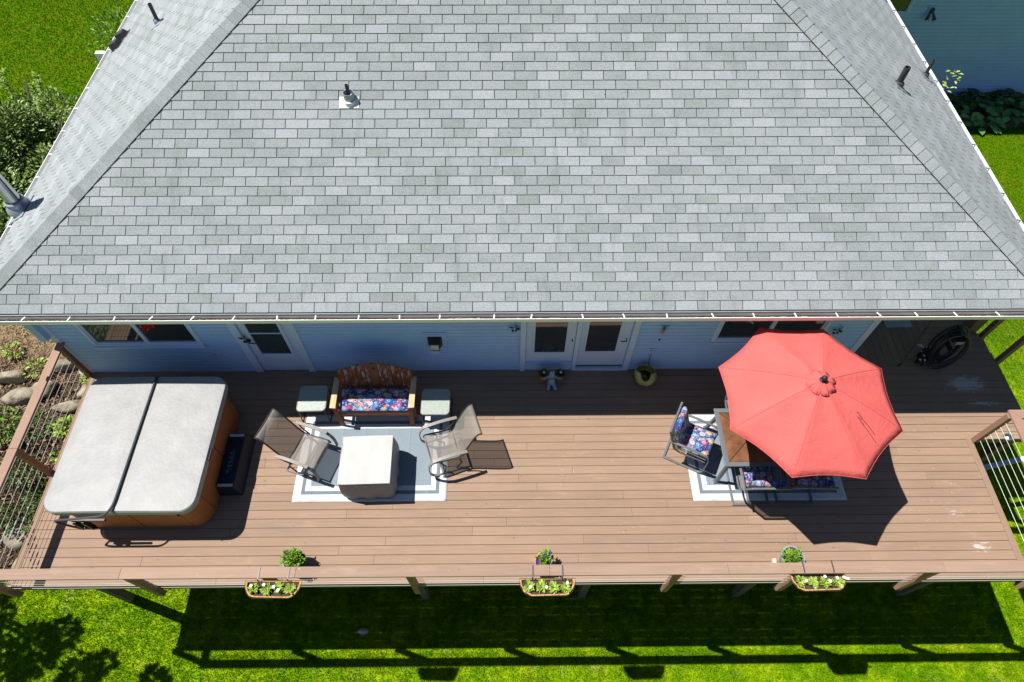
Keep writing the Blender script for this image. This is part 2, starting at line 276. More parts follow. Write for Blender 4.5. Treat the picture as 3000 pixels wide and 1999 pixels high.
# ------------------------------------------------------------------ mesh helpers
class MB:
    def __init__(s): s.v = []; s.f = []; s.t = []; s.tag = []
    def add(s, vs, fs, tone=None):
        b = len(s.v); s.v += [tuple(x) for x in vs]; s.f += [tuple(b+i for i in f) for f in fs]
        if tone is not None: s.t += [tone]*len(fs)
        return s
    def box(s, x0, x1, y0, y1, z0, z1, m=None):
        vs = [Vector((x, y, z)) for z in (z0, z1) for y in (y0, y1) for x in (x0, x1)]
        if m: vs = [m@v for v in vs]
        return s.add(vs, [(0, 2, 3, 1), (4, 5, 7, 6), (0, 1, 5, 4), (2, 6, 7, 3), (0, 4, 6, 2), (1, 3, 7, 5)])
    def prism(s, pts, z0, z1):
        n = len(pts); vs = [(x, y, z0) for x, y in pts]+[(x, y, z1) for x, y in pts]
        return s.add(vs, [tuple(range(n-1, -1, -1)), tuple(range(n, 2*n))]+[(i, (i+1) % n, n+(i+1) % n, n+i) for i in range(n)])
    def beam(s, a, b, w, h, up=(0, 0, 1)):
        a, b = Vector(a), Vector(b); d = (b-a).normalized(); sd_ = d.cross(Vector(up))
        if sd_.length < 1e-4: sd_ = d.cross(Vector((1, 0, 0)))
        sd_.normalize(); u = sd_.cross(d).normalized()
        vs = [p+sd_*sx*w/2+u*sz*h/2 for p in (a, b) for sx, sz in ((-1, -1), (1, -1), (1, 1), (-1, 1))]
        return s.add(vs, [(3, 2, 1, 0), (4, 5, 6, 7), (0, 1, 5, 4), (1, 2, 6, 5), (2, 3, 7, 6), (3, 0, 4, 7)])
    def tube(s, pts, r, n=8, closed=False, caps=True):
        pts = [Vector(p) for p in pts]; m = len(pts); rs = r if hasattr(r, '__len__') else [r]*m; vs = []; up = Vector((0, 0, 1)); prev = None
        for i, p in enumerate(pts):
            if closed: d = pts[(i+1) % m]-pts[i-1]
            else: d = pts[min(i+1, m-1)]-pts[max(i-1, 0)]
            d.normalize()
            a = (prev if prev is not None else (up if abs(d.z) < .95 else Vector((1, 0, 0))))
            a = (a-d*a.dot(d)); a = a.normalized() if a.length > 1e-5 else d.orthogonal().normalized(); prev = a; b = d.cross(a)
            vs += [p+(a*cos(2*pi*k/n)+b*sin(2*pi*k/n))*rs[i] for k in range(n)]
        fs = []
        for i in range(m if closed else m-1):
            j = (i+1) % m
            fs += [(i*n+k, i*n+(k+1) % n, j*n+(k+1) % n, j*n+k) for k in range(n)]
        if caps and not closed: fs += [tuple(range(n-1, -1, -1)), tuple(range((m-1)*n, m*n))]
        return s.add(vs, fs)
    def lathe(s, prof, c=(0, 0, 0), n=24, sx=1, sy=1, cap0=True, cap1=False, fn=None):
        vs = []
        for i, (r, z) in enumerate(prof):
            for k in range(n):
                a = 2*pi*k/n; rr, zz = (r, z) if fn is None else fn(r, z, a, i)
                vs.append((c[0]+rr*sx*cos(a), c[1]+rr*sy*sin(a), c[2]+zz))
        m = len(prof); fs = [(i*n+k, i*n+(k+1) % n, (i+1)*n+(k+1) % n, (i+1)*n+k) for i in range(m-1) for k in range(n)]
        if cap0: fs.append(tuple(range(n-1, -1, -1)))
        if cap1: fs.append(tuple(range((m-1)*n, m*n)))
        return s.add(vs, fs)
    def ball(s, c, r, n=10, m=7, sc=(1, 1, 1)):
        prof = [(max(r*sin(pi*i/m), r*.02), -r*cos(pi*i/m)*sc[2]) for i in range(m+1)]
        return s.lathe(prof, c, n, sc[0], sc[1], True, True)
    def leaf(s, p, d, up, L, W, tone):
        d = d.normalized(); sd_ = d.cross(up); sd_ = sd_.normalized() if sd_.length > 1e-4 else d.orthogonal(); u = sd_.cross(d)
        a = p; b = p+d*L*.5+sd_*W/2+u*W*.12; c = p+d*L-u*L*.12; e = p+d*L*.5-sd_*W/2+u*W*.12
        return s.add([a, b, c, e], [(0, 1, 2), (0, 2, 3)], tone)
    def build(s, name, m, parent=None, loc=None, smooth=False, bevel=0, rot=None, seg=2):
        me = bpy.data.meshes.new(name); me.from_pydata([tuple(v) for v in s.v], [], s.f); me.update()
        if s.t and len(s.t) == len(s.f):
            at = me.attributes.new('tone', 'FLOAT', 'FACE'); at.data.foreach_set('value', s.t)
        if smooth:
            me.polygons.foreach_set('use_smooth', [True]*len(me.polygons))
            if smooth != 'all':
                me.set_sharp_from_angle(angle=radians(38))
        me.materials.append(m)
        o = bpy.data.objects.new(name, me); C.objects.link(o)
        if parent: o.parent = parent
        if loc is not None: o.location = loc
        if rot is not None: o.rotation_euler = rot
        if bevel:
            b = o.modifiers.new('bevel', 'BEVEL'); b.width = bevel; b.segments = seg; b.limit_method = 'ANGLE'; b.angle_limit = radians(40)
        return o
def tag(o, label=None, cat=None, group=None, kind=None):
    if label: o['label'] = label
    if cat: o['category'] = cat
    if group: o['group'] = group
    if kind: o['kind'] = kind
    return o
def thing(name, label, cat, loc=(0, 0, 0), rz=0, group=None):
    o = bpy.data.objects.new(name, None); C.objects.link(o); o.location = loc; o.rotation_euler = (0, 0, rz); o.empty_display_size = .2
    return tag(o, label, cat, group)
def dup(root, loc, rz=0, label=None, group=None):
    r = root.copy(); C.objects.link(r); r.location = loc; r.rotation_euler = (0, 0, rz)
    if label: r['label'] = label
    if group: r['group'] = group
    for ch in list(root.children):
        c = ch.copy(); C.objects.link(c); c.parent = r
        for g in ch.children:
            d = g.copy(); C.objects.link(d); d.parent = c
    return r
def arc(p0, p1, p2, n=8):
    p0, p1, p2 = Vector(p0), Vector(p1), Vector(p2)
    return [p0*(1-t)**2+p1*2*t*(1-t)+p2*t*t for t in [i/n for i in range(n+1)]]
def clip(poly, a, b, c):      # keep a*x+b*y<=c
    out = []
    for i in range(len(poly)):
        p, q = poly[i], poly[(i+1) % len(poly)]; dp = a*p[0]+b*p[1]-c; dq = a*q[0]+b*q[1]-c
        if dp <= 1e-9: out.append(p)
        if (dp < -1e-9 and dq > 1e-9) or (dp > 1e-9 and dq < -1e-9):
            t = dp/(dp-dq); out.append((p[0]+t*(q[0]-p[0]), p[1]+t*(q[1]-p[1])))
    return out

# ------------------------------------------------------------------ ground
def sstep(a, b, x): t = max(0, min(1, (x-a)/(b-a))); return t*t*(3-2*t)
def gz(x, y):
    up = sstep(-3.15, -.6, y)*2.15+sstep(-.6, 2.5, y)*.5
    left = 1-sstep(-7.4, -5.2, x)
    z = -3.0+up*left
    return z
def grid(xs, ys, f):
    n = len(xs); vs = [(x, y, f(x, y)) for y in ys for x in xs]
    fs = [(j*n+i, j*n+i+1, (j+1)*n+i+1, (j+1)*n+i) for j in range(len(ys)-1) for i in range(n-1)]
    return vs, fs
gx = [-220, -120, -60, -35, -25]+[-20+.4*i for i in range(42)]+[-3, 0, 5, 10, 20, 35, 60, 120, 220]
gy = [-200, -100, -50, -25, -14, -9]+[-7+.35*i for i in range(35)]+[6, 9, 14, 22, 35, 60, 120, 220]
b = MB(); b.add(*grid(gx, gy, lambda x, y: gz(x, y)+(.05*sin(x*3.1+y*2.3)*sin(y*4.1-x) if x < -7.4 and -3.0 < y < 3.2 else 0)))
tag(b.build('ground', MT['ground'], smooth='all'), kind='structure')

def grass_patch(name, x0, x1, y0, y1, dens, seed):
    nx = max(2, int((x1-x0)/.5)); ny = max(2, int((y1-y0)/.5))
    b = MB(); b.add(*grid([x0+(x1-x0)*i/nx for i in range(nx+1)], [y0+(y1-y0)*i/ny for i in range(ny+1)], lambda x, y: gz(x, y)+.004))
    o = b.build(name, MT['grass']); tag(o, kind='stuff')
    g = bpy.data.node_groups.new('grass_scatter', 'GeometryNodeTree'); g.interface.new_socket('Geometry', in_out='INPUT', socket_type='NodeSocketGeometry'); g.interface.new_socket('Geometry', in_out='OUTPUT', socket_type='NodeSocketGeometry')
    N = g.nodes.new; L = g.links.new; gi = N('NodeGroupInput'); go = N('NodeGroupOutput')
    d = N('GeometryNodeDistributePointsOnFaces'); d.inputs['Density'].default_value = dens; d.inputs['Seed'].default_value = seed
    co = N('GeometryNodeMeshCone'); co.inputs['Vertices'].default_value = 3; co.inputs['Radius Bottom'].default_value = .0055; co.inputs['Depth'].default_value = .042; co.fill_type = 'NONE'
    ins = N('GeometryNodeInstanceOnPoints'); rv = N('FunctionNodeRandomValue'); rv.data_type = 'FLOAT_VECTOR'
    rv.inputs[0].default_value = (-.85, -.85, 0); rv.inputs[1].default_value = (.85, .85, 6.28)
    rs = N('FunctionNodeRandomValue'); rs.inputs[2].default_value = .6; rs.inputs[3].default_value = 1.5
    jn = N('GeometryNodeJoinGeometry'); sm = N('GeometryNodeSetMaterial'); sm.inputs['Material'].default_value = MT['grass']
    L(gi.outputs[0], d.inputs[0]); L(d.outputs[0], ins.inputs[0]); L(co.outputs[0], sm.inputs[0]); L(sm.outputs[0], ins.inputs['Instance'])
    L(rv.outputs[0], ins.inputs['Rotation']); L(rs.outputs[1], ins.inputs['Scale']); L(ins.outputs[0], jn.inputs[0]); L(gi.outputs[0], jn.inputs[0]); L(jn.outputs[0], go.inputs[0])
    md = o.modifiers.new('grass', 'NODES'); md.node_group = g
    tag(o, 'mown lawn grass in the yard', 'grass'); return o
grass_patch('grass', -11.5, 13.2, -6.4, -3.0, 3200, 1)
o = grass_patch('grass', 8.6, 20, -3.0, 10.4, 1300, 2); o['label'] = 'lawn to the right of the deck and porch'
o = grass_patch('grass', -19, -8.3, 3.7, 15, 1300, 3); o['label'] = 'upper lawn beyond the left gutter'
bpy.data.objects['grass']['label'] = 'lawn in front of the deck with long railing shadows'

# ------------------------------------------------------------------ house
SL = .59; ZE = 2.42; YE = -.44; XL = -8.03; XR = 8.38; RY = 17.0
house = thing('house', 'white and blue grey house under a big grey shingled hip roof', 'house', (0, 0, 0))
b = MB(); H8 = (XR-XL)/2; xc = (XL+XR)/2; zp = ZE+SL*H8
b.add([(XL, YE, ZE), (XR, YE, ZE), (xc, YE+H8, zp), (xc, RY, zp), (XL, RY, ZE), (XR, RY, ZE)], [(0, 1, 2), (0, 2, 3, 4), (1, 5, 3, 2), (4, 3, 5)])
b.add([(XL, YE, ZE-.02), (XR, YE, ZE-.02), (XR, RY, ZE-.02), (XL, RY, ZE-.02)], [(3, 2, 1, 0)])
roof = b.build('roof', MT['underlay'], house)
EXP = .1455; TW = .335; GAP = .011
nrm = sqrt(1+SL*SL)
planes = {
 'front': (Vector((XL, YE, ZE)), Vector((1, 0, 0)), Vector((0, 1, SL))/nrm, XR-XL),
 'left': (Vector((XL, RY, ZE)), Vector((0, -1, 0)), Vector((1, 0, SL))/nrm, RY-YE),
 'right': (Vector((XR, YE, ZE)), Vector((0, 1, 0)), Vector((-1, 0, SL))/nrm, RY-YE)}
fieldv = MB(); ftone = []; fhue = []
tabmesh = None; nparts = 0
bootc = Vector((-2.35, 2.27))
for key, (O, U, W, LU) in planes.items():
    Nn = U.cross(W).normalized(); Lw = H8*nrm; ncr = int(Lw/EXP)
    off = 0.0
    for c in range(ncr):
        w0 = c*EXP; off = (off+.455+rnd.uniform(-.01, .01)) % 1.0; jy = rnd.uniform(-.002, .002)
        n = int(LU/TW)+3
        for k in range(-1, n):
            u0 = (k+off)*TW-TW; u1 = u0+TW-GAP
            poly = [(u0, w0+jy), (u1, w0+jy+rnd.uniform(-.0015, .0015)), (u1, w0+EXP+.012), (u0, w0+EXP+.012)]
            full = True; p1 = poly
            # hip cuts: plan distance p=w/nrm
            if key == 'front': cl = [(-1, 1/nrm, 0), (1, 1/nrm, LU)]
            elif key == 'left': cl = [(1, 1/nrm, LU), (-1, 0, 0)]
            else: cl = [(-1, 1/nrm, 0), (1, 0, LU)]
            for a, bb, cc in cl:
                q = clip(p1, a, bb, cc)
                if len(q) != len(p1) or any(abs(x[0]-y[0])+abs(x[1]-y[1]) > 1e-6 for x, y in zip(q, p1)): full = False
                p1 = q
                if not p1: break
            if len(p1) < 3: continue
            tone = min(1, max(0, rnd.gauss(.50, .20))); hue = max(0, rnd.gauss(.12, .22))
            if rnd.random() < .10: tone = rnd.uniform(.85, 1.0); hue = 0
            if rnd.random() < .07: tone *= .3; hue = .6
            def P3(q):
                h = .0135-.0105*(q[1]-w0)/EXP; return O+U*q[0]+W*q[1]+Nn*h
            def P2(q): return O+U*q[0]+W*q[1]+Nn*.0005
            if key == 'front' and c < 6:
                if full:
                    if tabmesh is None:
                        bb_ = MB(); vs = [(0, 0, .0135), (TW-GAP, 0, .0135), (TW-GAP, EXP+.012, .003), (0, EXP+.012, .003)]+[(0, 0, 0), (TW-GAP, 0, 0), (TW-GAP, EXP+.012, 0), (0, EXP+.012, 0)]
                        bb_.add(vs, [(0, 1, 2, 3), (0, 4, 5, 1), (1, 5, 6, 2), (3, 7, 4, 0)])
                        o = bb_.build('shingle', MT['shingle'], roof); tabmesh = o.data
                    else:
                        o = bpy.data.objects.new('shingle', tabmesh); C.objects.link(o); o.parent = roof
                    mm = Matrix((U, W, Nn)).transposed().to_4x4(); mm.translation = O+U*u0+W*(w0+jy); o.matrix_basis = mm
                else:
                    bb_ = MB(); m_ = len(p1); bb_.add([P3(q) for q in p1]+[P2(q) for q in p1], [tuple(range(m_))]+[(i, m_+i, m_+(i+1) % m_, (i+1) % m_) for i in range(m_)])
                    o = bb_.build('shingle', MT['shingle'], roof)
                o.color = (tone, hue, 0, 1); nparts += 1
            else:
                m_ = len(p1); fieldv.add([P3(q) for q in p1]+[P2(q) for q in p1], [tuple(range(m_))]+[(i, m_+i, m_+(i+1) % m_, (i+1) % m_) for i in range(m_)])
                ftone += [tone]*(m_+1); fhue += [hue]*(m_+1)
o = fieldv.build('shingle_field', MT['shingle_f'], roof); tag(o, kind='stuff')
at = o.data.attributes.new('tone', 'FLOAT', 'FACE'); at.data.foreach_set('value', ftone)
at = o.data.attributes.new('hue', 'FLOAT', 'FACE'); at.data.foreach_set('value', fhue)
# hip cap shingles
for sgn, X0 in ((1, XL), (-1, XR)):
    d = Vector((sgn, 1, SL)).normalized(); start = Vector((X0, YE, ZE)); Ltot = H8*sqrt(2+SL*SL)
    n1 = Vector((0, -SL, 1)).normalized(); n2 = Vector((-SL*sgn, 0, 1)).normalized()
    e1 = n1.cross(d); e1 = e1 if e1.y < 0 or (e1.x*sgn > 0) else -e1
    if e1.x*sgn < 0: e1 = -e1
    e2 = n2.cross(d)
    if e2.y < 0: e2 = -e2
    e1 = e1.normalized(); e2 = e2.normalized(); mesh = None; stp = .168; n = int(Ltot/stp)
    up = (n1+n2).normalized()
    MB().beam(start+e1*.177+n1*.015, start+e1*.177+n1*.015+d*Ltot, .012, .004, tuple(n1)).build('hip_shadow_strip', MT['underlay'], roof)  # thin black strip added to draw the shadow line beside the hip caps
    for i in range(n):
        if mesh is None:
            L = stp+.035; bb_ = MB(); r0 = .026; r1 = .015; W1 = .172
            def ring(s_, h, o_): return [e1*W1+n1*(h-.008)+d*s_, e1*.04+n1*h+d*s_, up*(h+.006)+d*s_, e2*.04+n2*h+d*s_, e2*W1+n2*(h-.008)+d*s_]
            A = ring(0, r0, 0); B = ring(L, r1, 0); A2 = [v-up*.010 for v in A]
            bb_.add(A+B+A2, [(i_, i_+1, 5+i_+1, 5+i_) for i_ in range(4)]+[(i_+1, i_, 10+i_, 10+i_+1) for i_ in range(4)]+[(0, 5, 10), (4, 14, 9)])
            bb_.add([e1*W1+n1*(r0-.012), e1*W1+n1*.002, e1*W1+n1*.002+d*L, e1*W1+n1*(r1-.012)+d*L], [(0, 1, 2, 3)])
            o = bb_.build('ridge_cap', MT['shingle'], roof); mesh = o.data
        else:
            o = bpy.data.objects.new('ridge_cap', mesh); C.objects.link(o); o.parent = roof
        o.location = start+d*(i*stp)
        o.color = (min(1, max(0, rnd.gauss(.45, .2))), max(0, rnd.gauss(.25, .2)), 0, 1)
# drip edge, soffit, gutters
MB().box(XL-.02, XR+.02, YE-.03, YE+.05, ZE-.05, ZE-.012).build('drip_edge', MT['drip'], house)
MB().box(XL-.03, XL+.05, YE, RY, ZE-.05, ZE-.012).build('drip_edge', MT['drip'], house)
MB().box(XR-.05, XR+.03, YE, RY, ZE-.05, ZE-.012).build('drip_edge', MT['drip'], house)
MB().box(XL, XR, YE, 0.0, ZE-.2, ZE-.05).box(XR-2.3, XR, 0, RY, ZE-.2, ZE-.05).box(XL, -7.6, 0, RY, ZE-.2, ZE-.05).build('soffit', MT['trim'], house)
def gutter(kind, x0, x1):
    prof = [(0, -.01), (0, -.105), (.085, -.105), (.115, -.05), (.118, -.012), (.130, -.012), (.132, -.055), (.095, -.118), (-.004, -.118), (-.004, -.01)]
    lin = prof[:]
    b = MB(); n = len(lin)
    def P(q, s_):
        q = (q[0]*.66, q[1])
        if kind == 'front': return (s_, YE-.032-q[0], ZE-.035+q[1])
        if kind == 'left': return (XL-.034-q[0], s_, ZE-.035+q[1])
        return (XR+.034+q[0], s_, ZE-.035+q[1])
    b.add([P(q, x0) for q in lin]+[P(q, x1) for q in lin], [(i, (i+1) % n, n+(i+1) % n, n+i) for i in range(n)]+[tuple(range(n)), tuple(range(2*n-1, n-1, -1))])
    g = b.build('gutter', MT['white'], house)
    lip = MB()
    def Q(a, bz, s_):
        return P((a, bz), s_)
    v = [Q(.119, -.012, x0), Q(.1335, -.012, x0), Q(.1335, 0, x0), Q(.119, 0, x0), Q(.119, -.012, x1), Q(.1335, -.012, x1), Q(.1335, 0, x1), Q(.119, 0, x1)]
    lip.add(v, [(0, 1, 2, 3), (7, 6, 5, 4), (0, 4, 5, 1), (1, 5, 6, 2), (2, 6, 7, 3), (3, 7, 4, 0)]); lip.build('gutter_lip', MT['white'], g)
    fl = MB(); fl.add([Q(.002, -.098, x0+.01), Q(.088, -.098, x0+.01), Q(.112, -.05, x0+.01), Q(.002, -.098, x1-.01), Q(.088, -.098, x1-.01), Q(.112, -.05, x1-.01)], [(0, 1, 4, 3), (1, 2, 5, 4)])
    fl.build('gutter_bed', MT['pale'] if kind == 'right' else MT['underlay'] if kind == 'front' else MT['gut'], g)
    return g, P
g, P = gutter('front', XL-.16, XR+.16)
straps = [-7.85, -7.12, -6.46, -5.80, -5.24, -4.63, -4.03, -3.41, -2.84, -2.2, -1.6, -1.0, -.19, .37, 1.11, 1.72, 2.37, 3.04, 3.66, 4.28, 4.90, 5.51, 6.08, 6.66, 7.29, 7.9]
sm = None
for x in straps:
    if sm is None: o = MB().box(-.009, .009, -.088, -.012, -.008, .0).build('gutter_strap', MT['white'], g, bevel=.002); sm = o
    else: o = sm.copy(); C.objects.link(o)
    o.location = (x, YE-.028, ZE-.026); o.rotation_euler = (0, 0, rnd.uniform(-.25, .25)+(.35 if x > 3 else -.3 if x < -3.5 else 0)*1)
b = MB()
for i in range(7000):
    x = rnd.uniform(XL, XR); y = rnd.uniform(.028, .07); a = rnd.gauss(0, .5); L = rnd.uniform(.02, .075); z = -.09+rnd.random()*.035*(.5+.5*sin(x*3.3)*sin(x*1.7))+(.02 if y > .056 else 0)
    p = Vector((x, YE-.032-y, ZE-.033+z)); dv = Vector((cos(a)*L, sin(a)*L*.35, rnd.uniform(-.012, .012)))
    sv = Vector((-sin(a), cos(a), 0))*.0035; b.add([p-sv, p+sv, p+dv+sv, p+dv-sv], [(0, 1, 2, 3)])
b.add([(XL, YE-.034, ZE-.1195), (XR, YE-.034, ZE-.1195), (XR, YE-.036, ZE-.1195), (XL, YE-.036, ZE-.1195)], [(0, 1, 2, 3)])
tag(b.build('leaf_litter', MT['litter'], g), kind='stuff')
for kd, X, sg in (('left', XL, -1), ('right', XR, 1)):
    g, P = gutter(kd, YE-.03, RY)
    sm = None; y = .15
    while y < 11:
        if sm is None: o = MB().box(-.092*(sg < 0), .092*(sg > 0), -.012, .012, -.008, 0).build('gutter_strap', MT['white'] if sg < 0 else MT['gut'], g); sm = o
        else: o = sm.copy(); C.objects.link(o)
        o.location = (X+sg*.02, y, ZE-.028); o.rotation_euler = (0, 0, -.2 if sg > 0 else .12); y += rnd.uniform(.55, .66) if sg < 0 else .62
# walls with lapped siding
def siding(name, ax, a0, a1, c, z0, z1, sg, holes=(), lap=.102):
    b = MB(); z = z0
    while z < z1-.001:
        zt = min(z+lap, z1); segs = [(a0, a1)]
        for (h0, h1, hz0, hz1) in holes:
            if hz0 < zt-.01 and hz1 > z+.01:
                ns = []
                for (s0, s1) in segs:
                    if h1 <= s0 or h0 >= s1: ns.append((s0, s1)); continue
                    if h0 > s0: ns.append((s0, h0))
                    if h1 < s1: ns.append((h1, s1))
                segs = ns
        for (s0, s1) in segs:
            h = zt-z; q = [(s0, .026, z), (s1, .026, z), (s1, .022, z+h*.62), (s0, .022, z+h*.62), (s0, 0, z), (s1, 0, z), (s1, .004, z+h*.86), (s0, .004, z+h*.86), (s1, .002, zt), (s0, .002, zt)]
            vs = [(u, c+sg*d, zz) if ax == 'x' else (c+sg*d, u, zz) for u, d, zz in q]
            b.add(vs, [(0, 1, 2, 3), (4, 5, 1, 0), (3, 2, 6, 7), (7, 6, 8, 9)])
        z = zt
    return b.build(name, MT['siding'], house)
holes = [(-7.03, -5.22, .92, 2.2), (-4.5, -3.58, 0, 2.1), (.28, 2.16, 0, 2.15), (3.52, 5.32, .95, 2.2)]
siding('wall', 'x', -7.6, 6.1, 0, .0, 2.3, -1, holes)
siding('wall', 'y', 0, RY, -7.6, -1.0, 2.3, -1); siding('wall', 'y', 0, RY, 6.1, 0, 2.3, 1)
MB().box(-7.58, 6.08, .06, RY, -3.05, 2.25).build('wall_core', MT['concrete'], house)
b = MB()
for x0, x1 in ((-7.68, -7.55), (6.03, 6.15)): b.box(x0, x1, -.035, .06, -.02, 2.3)
b.build('corner_trim', MT['trim'], house, bevel=.003)
def window(x0, x1, z0, z1, panes, name='window'):
    f = MB(); t = .06; d0, d1 = -.045, .03
    f.box(x0, x1, d0, d1, z0, z0+t).box(x0, x1, d0, d1, z1-t, z1).box(x0, x0+t, d0+.001, d1, z0+t, z1-t).box(x1-t, x1, d0+.001, d1, z0+t, z1-t)
    fr = f.build(name, MT['trim'], house, bevel=.004)
    i = MB(); t2 = .032
    n = len(panes)-1
    for k in range(n):
        a, c = panes[k], panes[k+1]; i.box(a, c, -.028, .02, z0+t, z0+t+t2).box(a, c, -.028, .02, z1-t-t2, z1-t).box(a, a+t2, -.027, .02, z0+t+t2, z1-t-t2).box(c-t2, c, -.027, .02, z0+t+t2, z1-t-t2)
    i.build('sash', MT['trim'], fr, bevel=.002)
    MB().box(x0-.02, x1+.02, -.075, -.0455, z0-.025, z0+.012).build('sill', MT['trim'], fr, bevel=.003)
    for k in range(n): MB().box(panes[k]+t2, panes[k+1]-t2, 0, .012, z0+t+t2, z1-t-t2).build('pane', MT['glass'], fr)
    return fr
w1 = window(-7.06, -5.19, .89, 2.18, [-7.0, -6.125, -5.25]); w2 = window(3.49, 5.35, .92, 2.18, [3.55, 4.42, 5.29])
b = MB()
for k in range(5): a = k*1.26; b.ball((-5.95+.05*cos(a), -.02, 1.42+.05*sin(a)), .028, 8, 5)
for k in range(5): a = k*1.26+.4; b.ball((-5.83+.045*cos(a), -.02, 1.5+.045*sin(a)), .026, 8, 5)
b.build('red_flower_sticker', MT['red'], w1)
# back door
dr = MB().box(-4.44, -3.64, -.012, .03, .015, 2.03).build('door', MT['trim'], house, bevel=.004)
MB().box(-4.30, -3.78, -.02, -.0125, .60, 1.9).build('pane', MT['doorglass'], dr)
f = MB().box(-4.36, -3.72, -.032, -.0125, .545, .60).box(-4.36, -3.72, -.032, -.0125, 1.9, 1.95).box(-4.36, -4.305, -.033, -.0125, .6, 1.9).box(-3.775, -3.72, -.033, -.0125, .6, 1.9).box(-4.30, -3.78, -.03, -.0205, 1.23, 1.255); f.build('glass_frame', MT['trim'], dr, bevel=.002)
MB().box(-4.30, -3.78, -.022, -.0125, .12, .14).box(-4.30, -3.78, -.022, -.0125, .42, .44).box(-4.30, -4.28, -.021, -.0125, .14, .42).box(-3.80, -3.78, -.021, -.0125, .14, .42).build('kick_panel', MT['trim'], dr, bevel=.002)
MB().tube([(-4.38, -.02, 1.02), (-4.38, -.075, 1.02), (-4.27, -.085, 1.02)], .011, 8).ball((-4.38, -.03, 1.02), .028, 10, 6).build('handle', MT['black'], dr, smooth=True)
MB().box(-4.58, -4.455, -.05, .03, 0, 2.06).box(-3.625, -3.5, -.05, .03, 0, 2.06).box(-4.58, -3.5, -.0505, .03, 2.06, 2.17).build('door_casing', MT['trim'], house, bevel=.005)
# french doors
fc = MB().box(.22, .315, -.06, .03, 0, 2.08).box(2.1, 2.2, -.06, .03, 0, 2.08).box(.22, 2.2, -.0605, .03, 2.08, 2.18).box(1.165, 1.235, -.055, .03, .0, 2.08).build('french_door_casing', MT['trim'], house, bevel=.006)
MB().box(.315, 1.165, -.03, .02, 0.0, .12).box(.315, 1.165, -.045, .02, .12, .15).box(1.235, 2.1, -.06, .02, 0, .045).build('threshold', MT['trim'], fc, bevel=.004)
for (x0, x1, g0, g1, nm) in ((.32, 1.16, .47, 1.0, 'door'), (1.24, 2.095, 1.36, 1.89, 'door')):
    zb = .27 if x0 < 1 else .12
    d = MB().box(x0, x1, -.018 if x0 < 1 else -.005, .02, zb, 2.07).build(nm, MT['trim'], house, bevel=.004); yy = -.018 if x0 < 1 else -.005
    MB().box(g0, g1, yy-.004, yy-.0005, .6, 1.92).build('pane', MT['glass'], d)
    MB().box(g0-.03, g1+.03, yy-.014, yy-.0005, .57, .6).box(g0-.03, g1+.03, yy-.014, yy-.0005, 1.92, 1.95).box(g0-.03, g0, yy-.013, yy-.0005, .6, 1.92).box(g1, g1+.03, yy-.013, yy-.0005, .6, 1.92).build('glass_frame', MT['trim'], d, bevel=.002)
    MB().tube([(x1-.06, yy-.01, 1.0), (x1-.06, yy-.06, 1.0), (x1-.16, yy-.065, 1.0)] if x0 > 1 else [(x1-.05, yy-.01, 1.0), (x1-.05, yy-.05, 1.0)], .011, 8).build('handle', MT['black'], d, smooth=True)
MB().box(.315, 1.165, -.04, .0, .15, .265).build('kick_panel', MT['siding'], fc)
# wall lamp and sockets
lp = MB().box(-1.43, -1.03, -.045, -.012, .86, 1.25).box(-1.40, -1.06, -.055, -.0455, .88, 1.22).build('wall_lamp', MT['siding'], house, bevel=.006)
lb = MB(); lb.add([(-1.35, -.056, 1.16), (-1.11, -.056, 1.16), (-1.11, -.056, .90), (-1.35, -.056, .90), (-1.33, -.17, 1.1), (-1.13, -.17, 1.1), (-1.16, -.15, .9), (-1.30, -.15, .9)], [(0, 1, 5, 4), (1, 2, 6, 5), (2, 3, 7, 6), (3, 0, 4, 7), (4, 5, 6, 7)]); lb.build('lantern', MT['black'], lp, bevel=.008)
MB().box(-1.315, -1.145, -.19, -.10, .84, .90).build('lamp_base', MT['ltgrey'], lp, bevel=.006); MB().box(-1.30, -1.16, -.1755, -.171, .93, 1.07).build('lamp_glass', MT['cream'], lp)
for (x, z) in ((-5.07, .55), (2.53, .62)):
    s_ = MB().box(x-.07, x+.07, -.035, -.01, z-.08, z+.08).build('socket_box', MT['siding'], house, bevel=.005); MB().box(x-.035, x+.035, -.055, -.0355, z-.05, z+.05).build('socket_cover', MT['ltgrey'], s_, bevel=.006)
MB().ball((2.6, -.03, .985), .018, 10, 6).build('round_sensor', MT['black'], house, smooth=True)
# roof pipes
def on(plane, x, y): return Vector((x, y, (ZE+SL*(y-YE)) if plane == 'f' else (ZE+SL*(x-XL)) if plane == 'l' else (ZE+SL*(XR-x))))
p = on('f', -2.35, 2.265); Mf = Matrix.Rotation(math.atan(SL), 4, 'X')
fl = MB(); v = [Mf@Vector(q) for q in ((-.14, -.06, .02), (.14, -.06, .02), (.14, .07, .02), (.14-.001, .07, .02), (-.14, .07, .02))]
vb = MB().box(-.15, .14, -.075, .10, .012, .020, Mf).build('vent_flashing', MT['white_flash'], house, p, bevel=.006)
MB().lathe([(.098, -.02), (.095, .03)], (0, .04, .02), 24, 1, 1.1, cap1=True).build('flashing_rim', MT['white_flash'], vb, smooth=True)
MB().lathe([(.085, -.05), (.082, .13), (.074, .13), (.070, .06), (.02, .05)], (0, .05, .03), 24).build('collar', MT['lead'], vb, smooth=True)
MB().lathe([(.026, 0), (.026, .24), (.020, .24), (.020, .1)], (0, .05, .05), 16).build('vent_pipe', MT['pipe'], vb, smooth=True)
